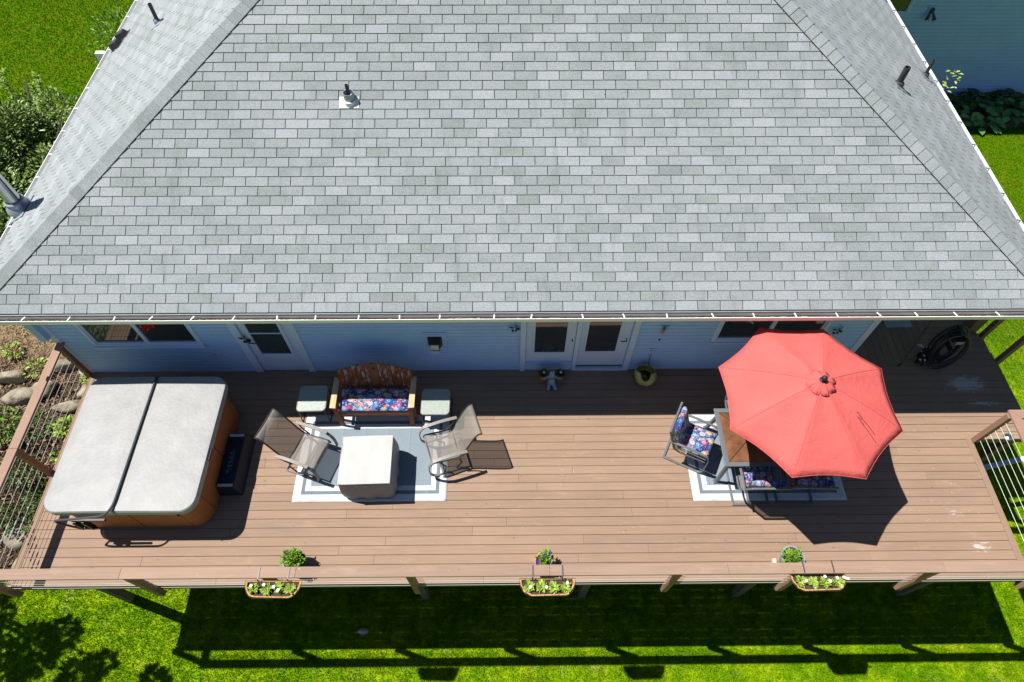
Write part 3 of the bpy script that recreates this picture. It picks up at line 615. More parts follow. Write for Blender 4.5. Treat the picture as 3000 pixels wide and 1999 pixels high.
def vent(pl_, x, y, h, r, rim):
    p = on(pl_, x, y); v = MB().lathe([(r, -.05), (r, h), (r*.8, h), (r*.8, h-.2)], (0, 0, 0), 18).build('vent_pipe', MT['pipe'], house, p, smooth=True)
    Mr = Matrix.Rotation(math.atan(SL)*(-1 if pl_ == 'l' else 1), 4, 'Y')
    f = MB().lathe([(rim, .0), (rim*.98, .02), (r*1.5, .05), (r*1.02, .07)], (0, 0, .012), 20); f.v = [tuple(Mr@Vector(q)) for q in f.v]; f.build('collar', MT['metalD'] if pl_ == 'r' else MT['lead'], v, smooth=True)
    f = MB().box(-.13, .13, -.16, .16, .014, .017, Mr).build('vent_flashing', MT['shingle_f'] if 0 else MT['lead'], v); return v
vent('l', -6.49, 5.58, .36, .036, .07); vent('r', 6.61, 3.46, .33, .052, .085); vent('r', 8.05, 4.93, .34, .03, .075); vent('r', 8.2, 7.9, .3, .05, .08)
for (x, y) in ((-7.72, 6.3), (-7.77, 6.02)):
    p = on('l', x, y); Mr = Matrix.Rotation(-math.atan(SL), 4, 'Y'); v = MB(); v.add([Mr@Vector(q) for q in [(-.12, -.1, .02), (.1, -.1, .02), (.1, .1, .02), (-.12, .1, .02), (-.1, -.07, .13), (.09, -.07, .11), (.09, .07, .11), (-.1, .07, .13)]], [(0, 1, 5, 4), (1, 2, 6, 5), (2, 3, 7, 6), (3, 0, 4, 7), (4, 5, 6, 7)])
    v = v.build('roof_vent', MT['pipe'], house, p, bevel=.01); MB().box(-.15, .16, -.13, .13, .012, .016, Mr).build('vent_flashing', MT['pipe'], v)
# chimney
p = on('l', -8.0, 1.66); ch = MB().lathe([(.16, -.1), (.155, .22), (.13, .24)], (0, 0, 0), 24).build('chimney', MT['lead'], house, p, smooth=True)
MB().lathe([(.11, .2), (.11, 1.5), (.095, 1.5), (.095, 1.3)], (0, 0, 0), 24).build('chimney_pipe', MT['metal'], ch, smooth=True); MB().tube([(.115, -.03, .22), (.115, -.03, 1.48)], .008, 6).build('pipe_seam', MT['black'], ch)
Mr = Matrix.Rotation(-math.atan(SL), 4, 'Y'); MB().box(-.3, .22, -.27, .22, .016, .022, Mr).build('chimney_flashing', MT['lead'], ch, bevel=.003)
b = MB(); b.lathe([(.21, .06), (.20, .11), (.155, .17)], (0, 0, -.02), 24); b.v = [tuple(Vector(q)) for q in b.v]; b.build('storm_collar', MT['lead'], ch, smooth=True)
# downspout outlet on left gutter
MB().box(-.19, 0, -.05, .05, -.12, -.03).box(-.19, -.1, -.05, .05, -.3, -.12).build('downspout_head', MT['white'], house, (XL-.16, 6.15, ZE-.02), bevel=.01)
# porch column
MB().box(8.78, 8.98, .76, .96, 0, 2.22).build('porch_column', MT['post'], house, bevel=.006)
MB().beam((8.2, .86, 2.14), (8.88, .86, 2.14), .12, .12).build('porch_beam', MT['post'], house)
MB().box(-7.75, -7.62, -.14, .02, 1.2, 2.1).build('downspout', MT['siding'], house, bevel=.01)

# ------------------------------------------------------------------ deck
deck = thing('deck', 'long raised deck of reddish brown boards along the front of the house', 'deck')
XD0, XD1, YF = -7.6, 8.0, -3.775
def redge(y):
    if y < -1.45: return XD1-.11
    if y < .1: return 9.12-.04*(y+1.45)/1.55-.0
    return 9.08-.17*(y-.1)
bw = .1385; pit = .1442
def board(x0, x1, y0, y1, mat='deck', poly=None):
    dz = rnd.uniform(-.0012, .0012)
    bb_ = MB()
    if poly: bb_.prism(poly, -.032, dz)
    else: bb_.box(x0, x1, y0, y1, -.032, dz)
    return bb_.build('deck_board', MT[mat], deck, bevel=.0025, seg=1)
y = YF; row = 0; back = False
jrnd = random.Random(11)
while y < 1.6:
    y1 = y+bw; ym = (y+y1)/2
    if y < -.02 and y1 > -.05: y1 = -.003; ym = (y+y1)/2
    xa = -7.6+.115 if ym < 0 else 7.24+.945*max(0, y1)
    xb = redge(ym)
    if y1-y > .02:
        x = xa; L = jrnd.uniform(1.5, 4.9)
        while x < xb-.01:
            xe = min(xb, x+L)
            if xb-xe < .6: xe = xb
            if ym >= 0:   # mitred start
                board(0, 0, 0, 0, 'deck', [(7.245+.945*y if x == xa else x, y), (xe, y), (xe, y1), (7.245+.945*y1 if x == xa else x, y1)]) if x == xa else board(x, xe, y, y1)
            else: board(x, xe-(.002 if xe < xb else 0), y, y1)
            x = xe; L = jrnd.uniform(3.0, 4.9)
    y += pit; row += 1
    if y > -.02 and not back: y = .0015; back = True
x = 6.16
while x < 8.7:
    x1 = x+bw; board(0, 0, 0, 0, 'deckY', [(x, max(0.003, (x-7.240)/.945+.003)), (x1, max(0.003, (x1-7.235)/.945+.012)), (x1, 4), (x, 4)]); x += pit
# border boards along the two ends
for (x0, x1, a, c_) in ((XD0, XD0+.109, YF, -1.9), (XD0, XD0+.109, -1.896, -.01), (XD1-.104, XD1, YF, -1.45)): board(x0, x1, a, c_, 'deckY')
MB().box(XD0, XD1, YF+.003, YF+.04, -.23, -.034).box(XD1-.05, XD1-.012, YF+.055, -1.46, -.23, -.034).box(XD1-.012, 9.1, -1.43, -1.395, -.23, -.034).box(XD0+.01, XD0+.045, YF+.055, -.0, -.23, -.034).box(9.03, 9.065, -1.39, .6, -.23, -.034).build('fascia', MT['fascia'], deck, bevel=.003)
j = MB(); x = XD0+.3
while x < 9: j.box(x, x+.04, YF+.06, -.0 if x < 6 else 1.5, -.22, -.036) if x < 7.9 else j.box(x, x+.04, -1.39, 1.2, -.22, -.036); x += .405
tag(j.build('joist', MT['joist'], deck), kind='stuff')
for yb in (-3.35, -1.6): MB().box(XD0+.1, XD1-.1, yb-.06, yb+.06, -.42, -.222).build('beam', MT['joist'], deck)
sm = None
for yb in (-3.35, -1.6):
    for x in (-7.3, -4.6, -1.6, 1.4, 4.4, 7.6):
        zb = gz(x, yb)-.05; MB().box(x-.07, x+.07, yb-.07, yb+.07, zb, -.422).build('support_post', MT['joist'], deck)
for (x, yb) in ((8.95, -1.3), (8.95, .5)): MB().box(x-.07, x+.07, yb-.07, yb+.07, -3.05, -.232).build('support_post', MT['joist'], deck)
MB().beam((8.2, -1.62, -1.35), (10.2, -1.25, -1.2), .09, .03).build('brace', MT['pale'], deck)

# ------------------------------------------------------------------ railing
rail = thing('deck_railing', 'brown wooden cable railing round the deck with flat top boards', 'railing')
ZR = 1.0
def rpost(x, y, ang=0, low=-.33, s_=.09):
    b = MB(); h = s_/2; out = -1
    pts = [(-h, -h, low+.06), (h, -h, low+.06), (h, h, low), (-h, h, low), (-h, -h, ZR-.04), (h, -h, ZR-.04), (h, h, ZR-.04), (-h, h, ZR-.04)]
    b.add(pts, [(3, 2, 1, 0), (4, 5, 6, 7), (0, 1, 5, 4), (1, 2, 6, 5), (2, 3, 7, 6), (3, 0, 4, 7)])
    return b.build('post', MT['post'], rail, (x, y, 0), rot=(0, 0, ang), bevel=.006)
fx = [-7.555, -5.35, -3.42, -1.40, .5, 2.40, 4.18, 6.04, 7.955]
for x in fx[:-1]: rpost(x, -3.83)
rpost(fx[-1], -3.83)
for y in (-.06, -1.95): rpost(-7.645, y, pi/2*3)
rpost(8.02, -1.5, pi/2, low=0.001); rpost(9.16, -1.49, pi/2); rpost(9.135, .12, pi/2); rpost(9.12, .72, pi/2)
def cap(pts, mat): return MB().prism(pts, ZR-.038, ZR).build('top_rail', MT[mat], rail, bevel=.004)
xs = [-7.67, -5.36, -2.945, .57, 3.05, 6.06, 8.12]
for a, c_ in zip(xs[:-1], xs[1:]): cap([(a+.0015, -3.905), (c_-.0015, -3.905), (c_-.0015, -3.757), (a+.0015, -3.757)], 'railX')
cap([(-7.67, -3.755), (-7.525, -3.755), (-7.525, -1.96), (-7.67, -1.96)], 'railY'); cap([(-7.67, -1.956), (-7.525, -1.956), (-7.525, .0), (-7.67, .0)], 'railY')
cap([(8.0, -3.755), (8.15, -3.755), (8.15, -1.56), (8.0, -1.41)], 'railY'); cap([(8.002, -1.408), (8.152, -1.558), (9.25, -1.558), (9.25, -1.408)], 'railX')
cap([(9.09, -1.406), (9.24, -1.406), (9.22, .3), (9.2, .8), (9.05, .8), (9.07, .3)], 'railY')
for k in range(6):
    z = .13+.135*k
    def cab(a, c_, sag=.0): return MB().tube([a, ((a[0]+c_[0])/2, (a[1]+c_[1])/2, z-sag), c_], .0031, 6).build('cable', MT['steel'], rail, smooth=True)
    cab((fx[0], -3.83, z), (fx[-1], -3.83, z)); cab((-7.645, -3.8, z), (-7.645, -.06, z)); cab((8.02, -3.8, z), (8.02, -1.5, z)); cab((8.02, -1.49, z), (9.16, -1.49, z)); cab((9.16, -1.49, z), (9.135, .12, z)); cab((9.135, .12, z), (8.98, .8, z))
    yy = -2.75-.1*k
    MB().tube([(-7.645, yy, z), (-7.645, yy-.07, z)], .011, 8).tube([(-7.645, yy-.1, z), (-7.645, yy-.2, z)], .010, 8).tube([(-7.645, yy-.22, z), (-7.645, yy-.26, z)], .012, 8).build('turnbuckle', MT['metal'], rail, smooth=True)

# ------------------------------------------------------------------ foliage
def clump(n, rx, ry, rz, L, W, seed, shell=.35, up=.5, droop=0):
    r = random.Random(seed); b = MB()
    for i in range(n):
        while True:
            v = Vector((r.uniform(-1, 1), r.uniform(-1, 1), r.uniform(-.6, 1)))
            if shell < v.length < 1: break
        p = Vector((v.x*rx, v.y*ry, v.z*rz)); d = (v.normalized()+Vector((r.uniform(-.8, .8), r.uniform(-.8, .8), r.uniform(-.4, .6)))).normalized()
        b.leaf(p, d, Vector((r.uniform(-.7, .7), r.uniform(-.7, .7), 1)), L*r.uniform(.6, 1.3), W*r.uniform(.7, 1.2), min(1, max(0, r.gauss(.45, .28))))
    return b
def rosette(n, R, L, W, seed, tilt=.6):
    r = random.Random(seed); b = MB()
    for i in range(n):
        a = r.uniform(0, 2*pi); t = r.uniform(.1, tilt*1.6); d = Vector((cos(a)*cos(t), sin(a)*cos(t), sin(t))); p = Vector((cos(a), sin(a), 0))*R*r.uniform(0, .55)+Vector((0, 0, r.uniform(0, R*.6)))
        b.leaf(p, d, Vector((0, 0, 1)), L*r.uniform(.7, 1.2), W*r.uniform(.8, 1.2), min(1, max(0, r.gauss(.5, .28))))
    return b
# big bush beyond the left gutter
bush = thing('shrub', 'large leafy green shrub rising beside the chimney and left gutter', 'shrub', (-10.15, 4.35, gz(-10.9, 4.1)))
b = MB(); r = random.Random(3)
for k in range(58):
    a = r.uniform(0, 2*pi); q = r.uniform(.1, 1); c0 = Vector((cos(a)*q*.95-.15, sin(a)*q*2.3, r.uniform(.5, 1.9)-.5*q)); cl = clump(420, .5, .5, .42, .105, .055, k, .4)
    t0 = r.uniform(-.2, .2)
    b.add([Vector(v)+c0 for v in cl.v], cl.f); b.t += [min(1, max(0, x+t0)) for x in cl.t]
b.build('foliage', MT['leafS'], bush)
st = MB()
for k in range(14): a = r.uniform(0, 6.28); st.tube([(0, 0, -.1), (cos(a)*.5, sin(a)*.8, 1.0), (cos(a)*1.3, sin(a)*2.0, 2.0)], [.04, .025, .008], 6)
st.build('stem', MT['twig'], bush)
# sprays sticking out above the shrub
sp = MB(); 
for k in range(12):
    x = r.uniform(-1.2, .5); y = r.uniform(.8, 2.3); z0 = r.uniform(1.3, 1.8); top = Vector((x+r.uniform(-.2, .2), y+r.uniform(0, .5), z0+r.uniform(.25, .5))); base = Vector((x, y, z0))
    for i in range(22):
        p_ = base.lerp(top, i/22); a = r.uniform(0, 6.28); sp.leaf(p_, Vector((cos(a), sin(a), .6)), Vector((0, 0, 1)), .10, .045, r.uniform(.4, 1))
sp.build('leaf_spray', MT['leafS'], bush)
sh = thing('shrub', 'small green shrub at the top edge beyond the far left gutter', 'shrub', (-9.55, 9.1, gz(-9.5, 9)))
clump(700, .75, .9, .75, .10, .05, 77, .3).build('foliage', MT['leaf'], sh, (0, 0, 1.1)); MB().tube([(0, 0, -.1), (0, .05, 1.1)], .03, 6).build('stem', MT['twig'], sh)
# tree outside the frame whose shade falls on the lower left lawn
tr = thing('tree', 'leafy tree left of the deck whose shadow falls on the lower left lawn', 'tree', (-11.75, -2.95, -2.78))
b = MB(); r = random.Random(21)
for (cx, cy, cz, rr, n) in ((.55, -.5, 4.5, .44, 460), (.1, -1.0, 4.4, .5, 460), (1.0, -.2, 4.55, .25, 130), (1.6, -.92, 4.5, .33, 330), (1.95, -.7, 4.55, .15, 70), (2.95, -1.05, 4.5, .24, 170), (-.8, -.2, 4.3, .9, 900), (-.2, -1.7, 4.1, .5, 400)):
    cl = clump(n, rr, rr, rr*.7, .15, .10, int(cx*100)+7, .05); b.add([Vector(v)+Vector((cx, cy, cz)) for v in cl.v], cl.f); b.t += cl.t
b.build('crown', MT['leafD'], tr)
b = MB().tube([(0, 0, -.2), (.05, 0, 1.8), (-.1, 0, 3.2), (-.3, .1, 4.3)], [.16, .13, .1, .05], 10)
for q in ((.6, -.45, 4.5), (2.95, -1.05, 4.5), (1.6, -.9, 4.5), (.1, -1.0, 4.4)): b.tube([(-.05, 0, 2.9), (q[0]*.5, q[1]*.5, 3.9), q], [.05, .02, .006], 7)
b.build('trunk', MT['twig'], tr, smooth=True)

# rocks of the bed
def rock(x, y, z, sx, sy, sz, seed, label, rz=0):
    bm = bmesh.new(); bmesh.ops.create_icosphere(bm, subdivisions=3, radius=1); r = random.Random(seed)
    cuts = [(Vector((r.gauss(0, 1), r.gauss(0, 1), r.gauss(0, 1))).normalized(), r.uniform(.62, .9)) for _ in range(9)]
    for v in bm.verts:
        for n_, d_ in cuts:
            k = v.co.dot(n_)
            if k > d_*.9: v.co -= n_*(k-d_*.9)*.97
        v.co *= 1+.05*sin(v.co.x*7+seed)*cos(v.co.y*6)+r.uniform(-.025, .025)
        v.co = Vector((v.co.x*sx, v.co.y*sy, v.co.z*sz))
    me = bpy.data.meshes.new('boulder'); bm.to_mesh(me); bm.free(); me.polygons.foreach_set('use_smooth', [True]*len(me.polygons)); me.materials.append(MT['rock'])
    o = bpy.data.objects.new('boulder', me); C.objects.link(o); o.location = (x, y, z); o.rotation_euler = (0, 0, rz); tag(o, label, 'boulder', 'boulders in the garden bed'); return o
rocks = [
 (-8.62, .52, -.42, .26, .2, .2, 1, 'rounded grey boulder just left of the top rail near the house corner', .3),
 (-8.9, .05, -.52, .3, .22, .22, 2, 'broad grey boulder left of the top rail in the middle of the upper row', .2),
 (-9.62, .28, -.55, .38, .2, .2, 3, 'long flat boulder at the left picture edge, upper one of two', .1),
 (-9.3, -.12, -.62, .48, .26, .22, 4, 'longest boulder under the flat one at the left picture edge', -.1),
 (-8.12, .38, -.5, .26, .24, .25, 5, 'pale boulder behind the first cables beside the house corner', 1),
 (-8.05, .02, -.6, .3, .2, .2, 6, 'dark boulder behind the cables below the lime coloured weed', .5),
 (-8.3, -.32, -.75, .42, .16, .16, 7, 'slab like boulder lying across behind the upper cables', .15),
 (-9.45, -2.3, -1.75, .36, .34, .3, 8, 'big tan boulder behind the cables at the lower left of the bed', .4),
 (-9.5, -2.85, -2.15, .42, .36, .32, 9, 'angular boulder at the lowest left corner touching the lawn', .9),
 (-8.45, -1.55, -1.45, .18, .15, .13, 10, 'small blue grey stone half hidden in weeds behind the cables', .2),
 (-8.0, -.95, -1.1, .16, .12, .1, 11, 'small pale stone in the bark mulch behind the cables', .2)]
for (x, y, z, *rest) in rocks: rock(x, y, gz(x, y)+.06, rest[0]*.85, rest[1]*.85, rest[2]*.85, *rest[3:])
plants = [
 (-9.55, -.75, .5, .16, 420, 'leaf', 'bright green weed patch below the boulders at the left edge'),
 (-9.1, .42, .28, .2, 150, 'leafY', 'pale green sprout above the flat boulder left of the top rail'),
 (-9.75, .8, .2, .15, 90, 'leafY', 'small yellow green weed at the left edge among dry straw'),
 (-7.95, .22, .26, .25, 170, 'leafY', 'lime coloured weed behind the cables next to the house corner'),
 (-8.2, -.78, .24, .2, 420, 'leafY', 'round fluffy grey green plant in the middle behind the cables'),
 (-7.88, -.35, .2, .15, 90, 'leaf', 'sprig of green leaves behind the last cables near the deck corner'),
 (-8.65, -1.7, .48, .2, 520, 'leafD', 'dark green ground cover behind the middle cables'),
 (-8.35, -2.15, .5, .22, 520, 'leafD', 'dark green ground cover mat below the brown post'),
 (-9.2, -1.35, .5, .18, 380, 'leafD', 'dark leafy ground cover left of the middle railing post'),
 (-8.9, -2.15, .35, .2, 260, 'leaf', 'bright green leafy weed above the tan boulder'),
 (-8.4, -1.2, .14, .12, 60, 'leafY', 'tiny sprout in the mulch below the fluffy plant'),
 (-8.95, -.75, .4, .14, 300, 'leafD', 'thin dark ground cover between the long boulder and the railing'),
 (-8.1, -1.75, .42, .2, 520, 'leafD', 'dark green ground cover tight against the deck edge at the middle post'),
 (-9.4, -2.0, .5, .2, 420, 'leafD', 'dark leafy ground cover at the left edge above the tan boulder'),
 (-8.55, -2.75, .4, .22, 380, 'leaf', 'bright leafy ground cover between the two lower boulders')]
for (x, y, rr, h, n, m_, lb_) in plants:
    t_ = thing('garden_plant', lb_, 'plant', (x, y, gz(x, y))); clump(n, rr, rr*.8, h, .075 if m_ != 'leafD' else .07, .045, int(n+rr*100), .1).build('foliage', MT[m_], t_, (0, 0, h*.5)); MB().tube([(0, 0, -.05), (0, 0, h*.7)], .006, 5).build('stem', MT['twig'], t_)
b = MB(); r = random.Random(5)      # mulch and dry straw
for i in range(13000):
    x = r.uniform(-11, -7.2); y = r.uniform(-3.0, 3.0); z = gz(x, y)+.01; a = r.uniform(0, 6.28); L = r.uniform(.03, .10); wd = r.uniform(.004, .016) if y < .2 else .005
    d = Vector((cos(a)*L, sin(a)*L, r.uniform(-.02, .03))); sv = Vector((-sin(a), cos(a), 0))*wd; p_ = Vector((x, y, z+.05*max(0, sin(x*3.1+y*2.3)*sin(y*4.1-x)))); b.add([p_-sv, p_+sv, p_+d+sv, p_+d-sv], [(0, 1, 2, 3)], (r.random() if y > .2 else r.random()**2.2*.8))
tag(b.build('mulch', m_leaf('bark_mulch_and_straw', (.028, .018, .012), (.38, .26, .16), .9)), 'bark mulch and dry straw on the garden bed', 'mulch', kind='stuff')

# ------------------------------------------------------------------ house wing on the right with hostas
w2h = thing('house_wing', 'tall blue grey sided wing wall in shade at the upper right', 'house', (0, 0, 0))
_h = house; house = w2h
siding('wall', 'x', 9.6, 32, 11.93, -2.95, 4.5, -1, [(10.6, 11.55, -.2, .95)], .115)
MB().box(9.62, 32, 11.96, 22, -3.1, 4.5).build('wall_core', MT['concrete'], w2h)
wf = window(0, 1, 0, 1, [.06, .94]); wf.location = (10.58, 11.91, -.22); wf.scale = (1, 1, 1.1)
house = _h
MB().box(9.2, 33, 11.35, 16, 4.5, 4.62).build('roof', MT['underlay'], w2h)
fl = MB().box(12.1, 12.36, 11.885, 11.91, -.27, 0.03).build('flood_lamp', MT['siding'], w2h, bevel=.006)
MB().ball((12.23, 11.85, -.08), .07, 12, 8, (1, .8, 1.2)).build('lamp_body', MT['metalD'], fl, smooth=True)
for sx in (-.09, .1): MB().tube([(12.23+sx*.5, 11.84, -.14), (12.23+sx, 11.76, -.24), (12.23+sx*1.15, 11.72, -.29)], [.025, .04, .06], 12).build('lamp_head', MT['metalD'], fl, smooth=True); MB().ball((12.23+sx*1.15, 11.72, -.292), .045, 10, 6).build('bulb', MT['ltgrey'], fl, smooth=True)
hl = ['dark green hosta nearest the gutter under the blue wing wall', 'largest hosta with fresh green leaves under the blue wing wall', 'blue grey hosta at the right edge under the blue wing wall', 'small dark hosta behind the largest one against the wing wall', 'dark hosta behind the blue grey one against the wing wall']
for i, (x, y, rr, m_) in enumerate([(14.0, 11.2, .55, 'leafD'), (14.75, 10.75, .78, 'leafH'), (15.85, 10.95, .75, 'leafH'), (14.9, 11.45, .5, 'leafD'), (16.0, 11.5, .55, 'leafD')]):
    t_ = thing('hosta_plant', hl[i], 'plant', (x, y, gz(x, y)), group='hostas along the wing wall'); b = MB(); r = random.Random(40+i)
    for k in range(46):
        a = r.uniform(0, 6.28); q = sqrt(r.random())*rr; p_ = Vector((cos(a)*q*.75, sin(a)*q*.75, .34-.25*q/rr+r.uniform(0, .12))); d = Vector((cos(a), sin(a), r.uniform(-.35, .25))); sd_ = d.cross(Vector((0, 0, 1))).normalized(); L = r.uniform(.24, .36); Wd = L*.72; tn = min(1, max(0, r.gauss(.45, .25)+(.1 if i == 1 else -.1)))
        rim = [(0, 0, 0), (.18, .42, .03), (.45, .5, .05), (.75, .33, .02), (1, 0, -.08), (.75, -.33, .02), (.45, -.5, .05), (.18, -.42, .03)]
        vs = [p_+d*L*u_+sd_*Wd*v_+Vector((0, 0, L*z_)) for u_, v_, z_ in rim]+[p_+d*L*.5]
        b.add(vs, [(8, k_, (k_+1) % 8) for k_ in range(8)], tn)
    b.build('leaves', MT[m_], t_, smooth='all')
    MB().lathe([(.05, -.1), (.03, .35)], (0, 0, 0), 8).build('crown', MT['leafD'], t_)
# small tree top beside the right gutter
sp = thing('sapling', 'thin sapling with a few yellow green leaves beside the right gutter', 'sapling', (9.02, 5.45, gz(9, 5.4)))
b = MB().tube([(0, 0, -.1), (-.1, 0, 2), (-.1, .0, 4.2), (0.0, .1, 5.0), (.05, .12, 5.4)], [.03, .025, .015, .009, .004], 6)
b.build('trunk', MT['twig'], sp); r = random.Random(9); b = MB()
for i in range(38):
    q = r.random(); p_ = Vector((-.05+.12*q, .05, 4.82+.42*q))+Vector((r.gauss(0, .13), r.gauss(0, .12), r.gauss(0, .05))); b.leaf(p_, Vector((r.gauss(0, 1), r.gauss(0, 1), r.uniform(-.3, .6))), Vector((0, 0, 1)), .10, .055, r.uniform(.4, 1))
b.build('leaves', MT['leafY'], sp)

# ------------------------------------------------------------------ hot tub
tub = thing('hot_tub', 'square hot tub with light grey folding cover and cedar coloured sides', 'hot tub', (-5.74, -1.80, 0))
def rrect(hx, hy, r_, n=8, cx=0, cy=0):
    pts = []
    for (sx, sy, a0) in ((1, -1, -pi/2), (1, 1, 0), (-1, 1, pi/2), (-1, -1, pi)):
        for k in range(n+1): a = a0+pi/2*k/n; pts.append((cx+sx*(hx-r_)+r_*cos(a), cy+sy*(hy-r_)+r_*sin(a)))
    return pts
base = MB().prism(rrect(1.02, 1.06, .25), .01, .84).build('shell', MT['strap'], tub)
# cabinet panels: straight panels and corner panels, dark seams between
per = rrect(1.045, 1.085, .27, 6)
tot = []; n = len(per)
for i in range(n): tot.append((Vector(per[(i+1) % n])-Vector(per[i])).length)
def panel(pts):
    b = MB(); k = len(pts); vs = [(p_[0], p_[1], z) for z in (.03, .80) for p_ in pts]; inn = [(p_[0]*.975, p_[1]*.975, z) for z in (.03, .80) for p_ in pts]
    b.add(vs+inn, [(i, i+1, k+i+1, k+i) for i in range(k-1)]+[(k+i, k+i+1, 3*k+i+1, 3*k+i) for i in range(k-1)]+[(0, k, 3*k, 2*k), (k-1, 3*k-1, 4*k-1, 2*k-1)]); return b.build('side_panel', MT['tub'], tub, smooth=True)
for s in range(4):
    corner = per[s*7:s*7+7]; panel(corner)
    a = Vector(per[s*7+6]); c_ = Vector(per[(s*7+7) % n]); m_ = 2
    for k in range(m_):
        p0 = a.lerp(c_, k/m_+.006); p1 = a.lerp(c_, (k+1)/m_-.006); panel([tuple(p0), tuple(p1)])
cv = MB()
def cover_half(x0, x1, nm):
    b = MB(); hx = (x1-x0)/2; cx = (x0+x1)/2; r_ = .22; rim = []
    for (sx, sy, a0) in ((1, -1, -pi/2), (1, 1, 0), (-1, 1, pi/2), (-1, -1, pi)):
        inner = (sx > 0 and x1 < .1 and x0 < -.5) or (sx < 0 and x0 > -.2 and x1 > .5); rr = .03 if inner else r_
        for k in range(9): a = a0+pi/2*k/8; rim.append((cx+sx*(hx-rr)+rr*cos(a), sy*(1.145-rr)+rr*sin(a)))
    m = len(rim); cxm = cx
    def ringp(sc, z): return [((p_[0]-cx)*sc+cx, p_[1]*sc, z+ (.02*(1-abs(p_[0])/1.1))) for p_ in rim]
    rings = [[(p_[0], p_[1], .80) for p_ in rim], [(p_[0], p_[1], .90) for p_ in rim], ringp(.985, .918), ringp(.9, .925), ringp(.6, .93), ringp(.3, .931)]
    vs = [v for R in rings for v in R]; fs = [(j*m+i, j*m+(i+1) % m, (j+1)*m+(i+1) % m, (j+1)*m+i) for j in range(1, len(rings)-1) for i in range(m)]+[tuple(range(5*m, 6*m))]
    b.add(vs, fs); o = b.build('cover', MT['vinyl'], tub, smooth=True)
    s_ = MB(); s_.add([v for R in rings[:2] for v in [(q[0]*1.0008, q[1]*1.0008, q[2]) for q in R]], [(i, (i+1) % m, m+(i+1) % m, m+i) for i in range(m)]); s_.build('cover_skirt', MT['vinylD'], o, smooth=True)
    return o
cover_half(-1.13, -.055, 'a'); cover_half(-.045, 1.11, 'b')
MB().tube([(-.05, -1.14, .955), (-.05, 0, .955), (-.05, 1.13, .955)], .018, 8).build('cover_strap', MT['strap'], tub, smooth=True)
lf = MB().tube([(-.045, 1.1, .965), (-.045, -.8, .972)]+arc((-.045, -.95, .972), (-.045, -1.2, .972), (-.22, -1.22, .955), 8)+[(-.75, -1.235, .87)]+arc((-.83, -1.235, .86), (-.97, -1.235, .84), (-.9, -1.235, .68), 6)+[(-.72, -1.23, .40)], .017, 8).build('cover_lifter', MT['metalD'], tub, smooth=True)
MB().box(-.72, -.22, -1.225, -1.19, .73, .78).box(-.7, -.66, -1.26, -1.18, .5, .74).box(-.58, -.54, -1.25, -1.18, .42, .74).box(-.72, -.5, -1.24, -1.2, .42, .46).build('lifter_bracket', MT['black'], tub, bevel=.004)
for (x, y, rz) in ((1.125, -.32, pi/2),): MB().box(-.1, .1, -.012, .012, -.02, .02).build('cover_handle', MT['navy'], tub, (x, y+.1, .86), rot=(0, 0, rz), bevel=.006)
MB().beam((.80, -1.05, .83), (.86, -1.17, .77), .03, .02).build('cover_latch', MT['black'], tub)
step = thing('tub_step', 'low dark navy plastic step beside the hot tub with two pale grip strips', 'step', (-4.53, -1.86, 0))
b = MB(); b.add([(-.19, -.52, 0), (.21, -.52, 0), (.21, .52, 0), (-.19, .52, 0), (-.15, -.47, .26), (.12, -.47, .26), (.12, .47, .26), (-.15, .47, .26)], [(3, 2, 1, 0), (4, 5, 6, 7), (0, 1, 5, 4), (1, 2, 6, 5), (2, 3, 7, 6), (3, 0, 4, 7)]); b.build('step_body', MT['navy'], step, bevel=.015)
for y in (-.435, .435): MB().box(-.14, .105, y-.022, y+.022, .255, .268).build('grip_strip', MT['pale'], step, bevel=.004)
lg = MB(); ln = simple('pale_blue_print', (.16, .2, .29), .6)
def ringm(cx, cy, r0, r1): n = 20; lg.add([(cx+cos(2*pi*k/n)*rr, cy+sin(2*pi*k/n)*rr, .2625) for rr in (r0, r1) for k in range(n)], [(k, (k+1) % n, n+(k+1) % n, n+k) for k in range(n)])
ringm(-.03, -.2, .022, .028); ringm(-.03, -.2, .001, .012)
for y in (-.13, -.06, .02, .1): lg.box(-.052, -.035, y, y+.035, .262, .2628)
o_ = [(-.022, -.16), (.012, -.165), (.02, -.15), (.02, .15), (.01, .17), (-.01, .17), (-.018, .15)]
for i in range(7): a, c_ = o_[i], o_[(i+1) % 7]; lg.beam((a[0], a[1], .2622), (c_[0], c_[1], .2622), .004, .001)
for x in (-.008, .003): lg.box(x, x+.004, -.05, .14, .262, .2627)
lg.box(-.012, .008, -.12, -.09, .262, .2627)
lg.build('printed_emblem', ln, step)

# ------------------------------------------------------------------ rugs
def rug(loc, rz, label):
    b = MB(); nx, ny = 50, 32; hx, hy = 1.2545, .784
    b.add(*grid([-hx+2*hx*i/nx for i in range(nx+1)], [-hy+2*hy*j/ny for j in range(ny+1)], lambda x, y: .006+.0035*abs(sin(x*8.1))**8+.003*abs(sin(y*9.7))**8))
    o = b.build('outdoor_rug', MT['rug'], loc=loc, rot=(0, 0, rz), smooth='all'); s_ = o.modifiers.new('solid', 'SOLIDIFY'); s_.thickness = .005; return tag(o, label, 'rug', 'grey outdoor rugs with white border bands')
rug((-2.262, -1.712, 0), 0, 'grey rug with white border bands under the square covered table'); rug((4.27, -1.745, 0), 0, 'grey rug with white border bands under the coral umbrella')

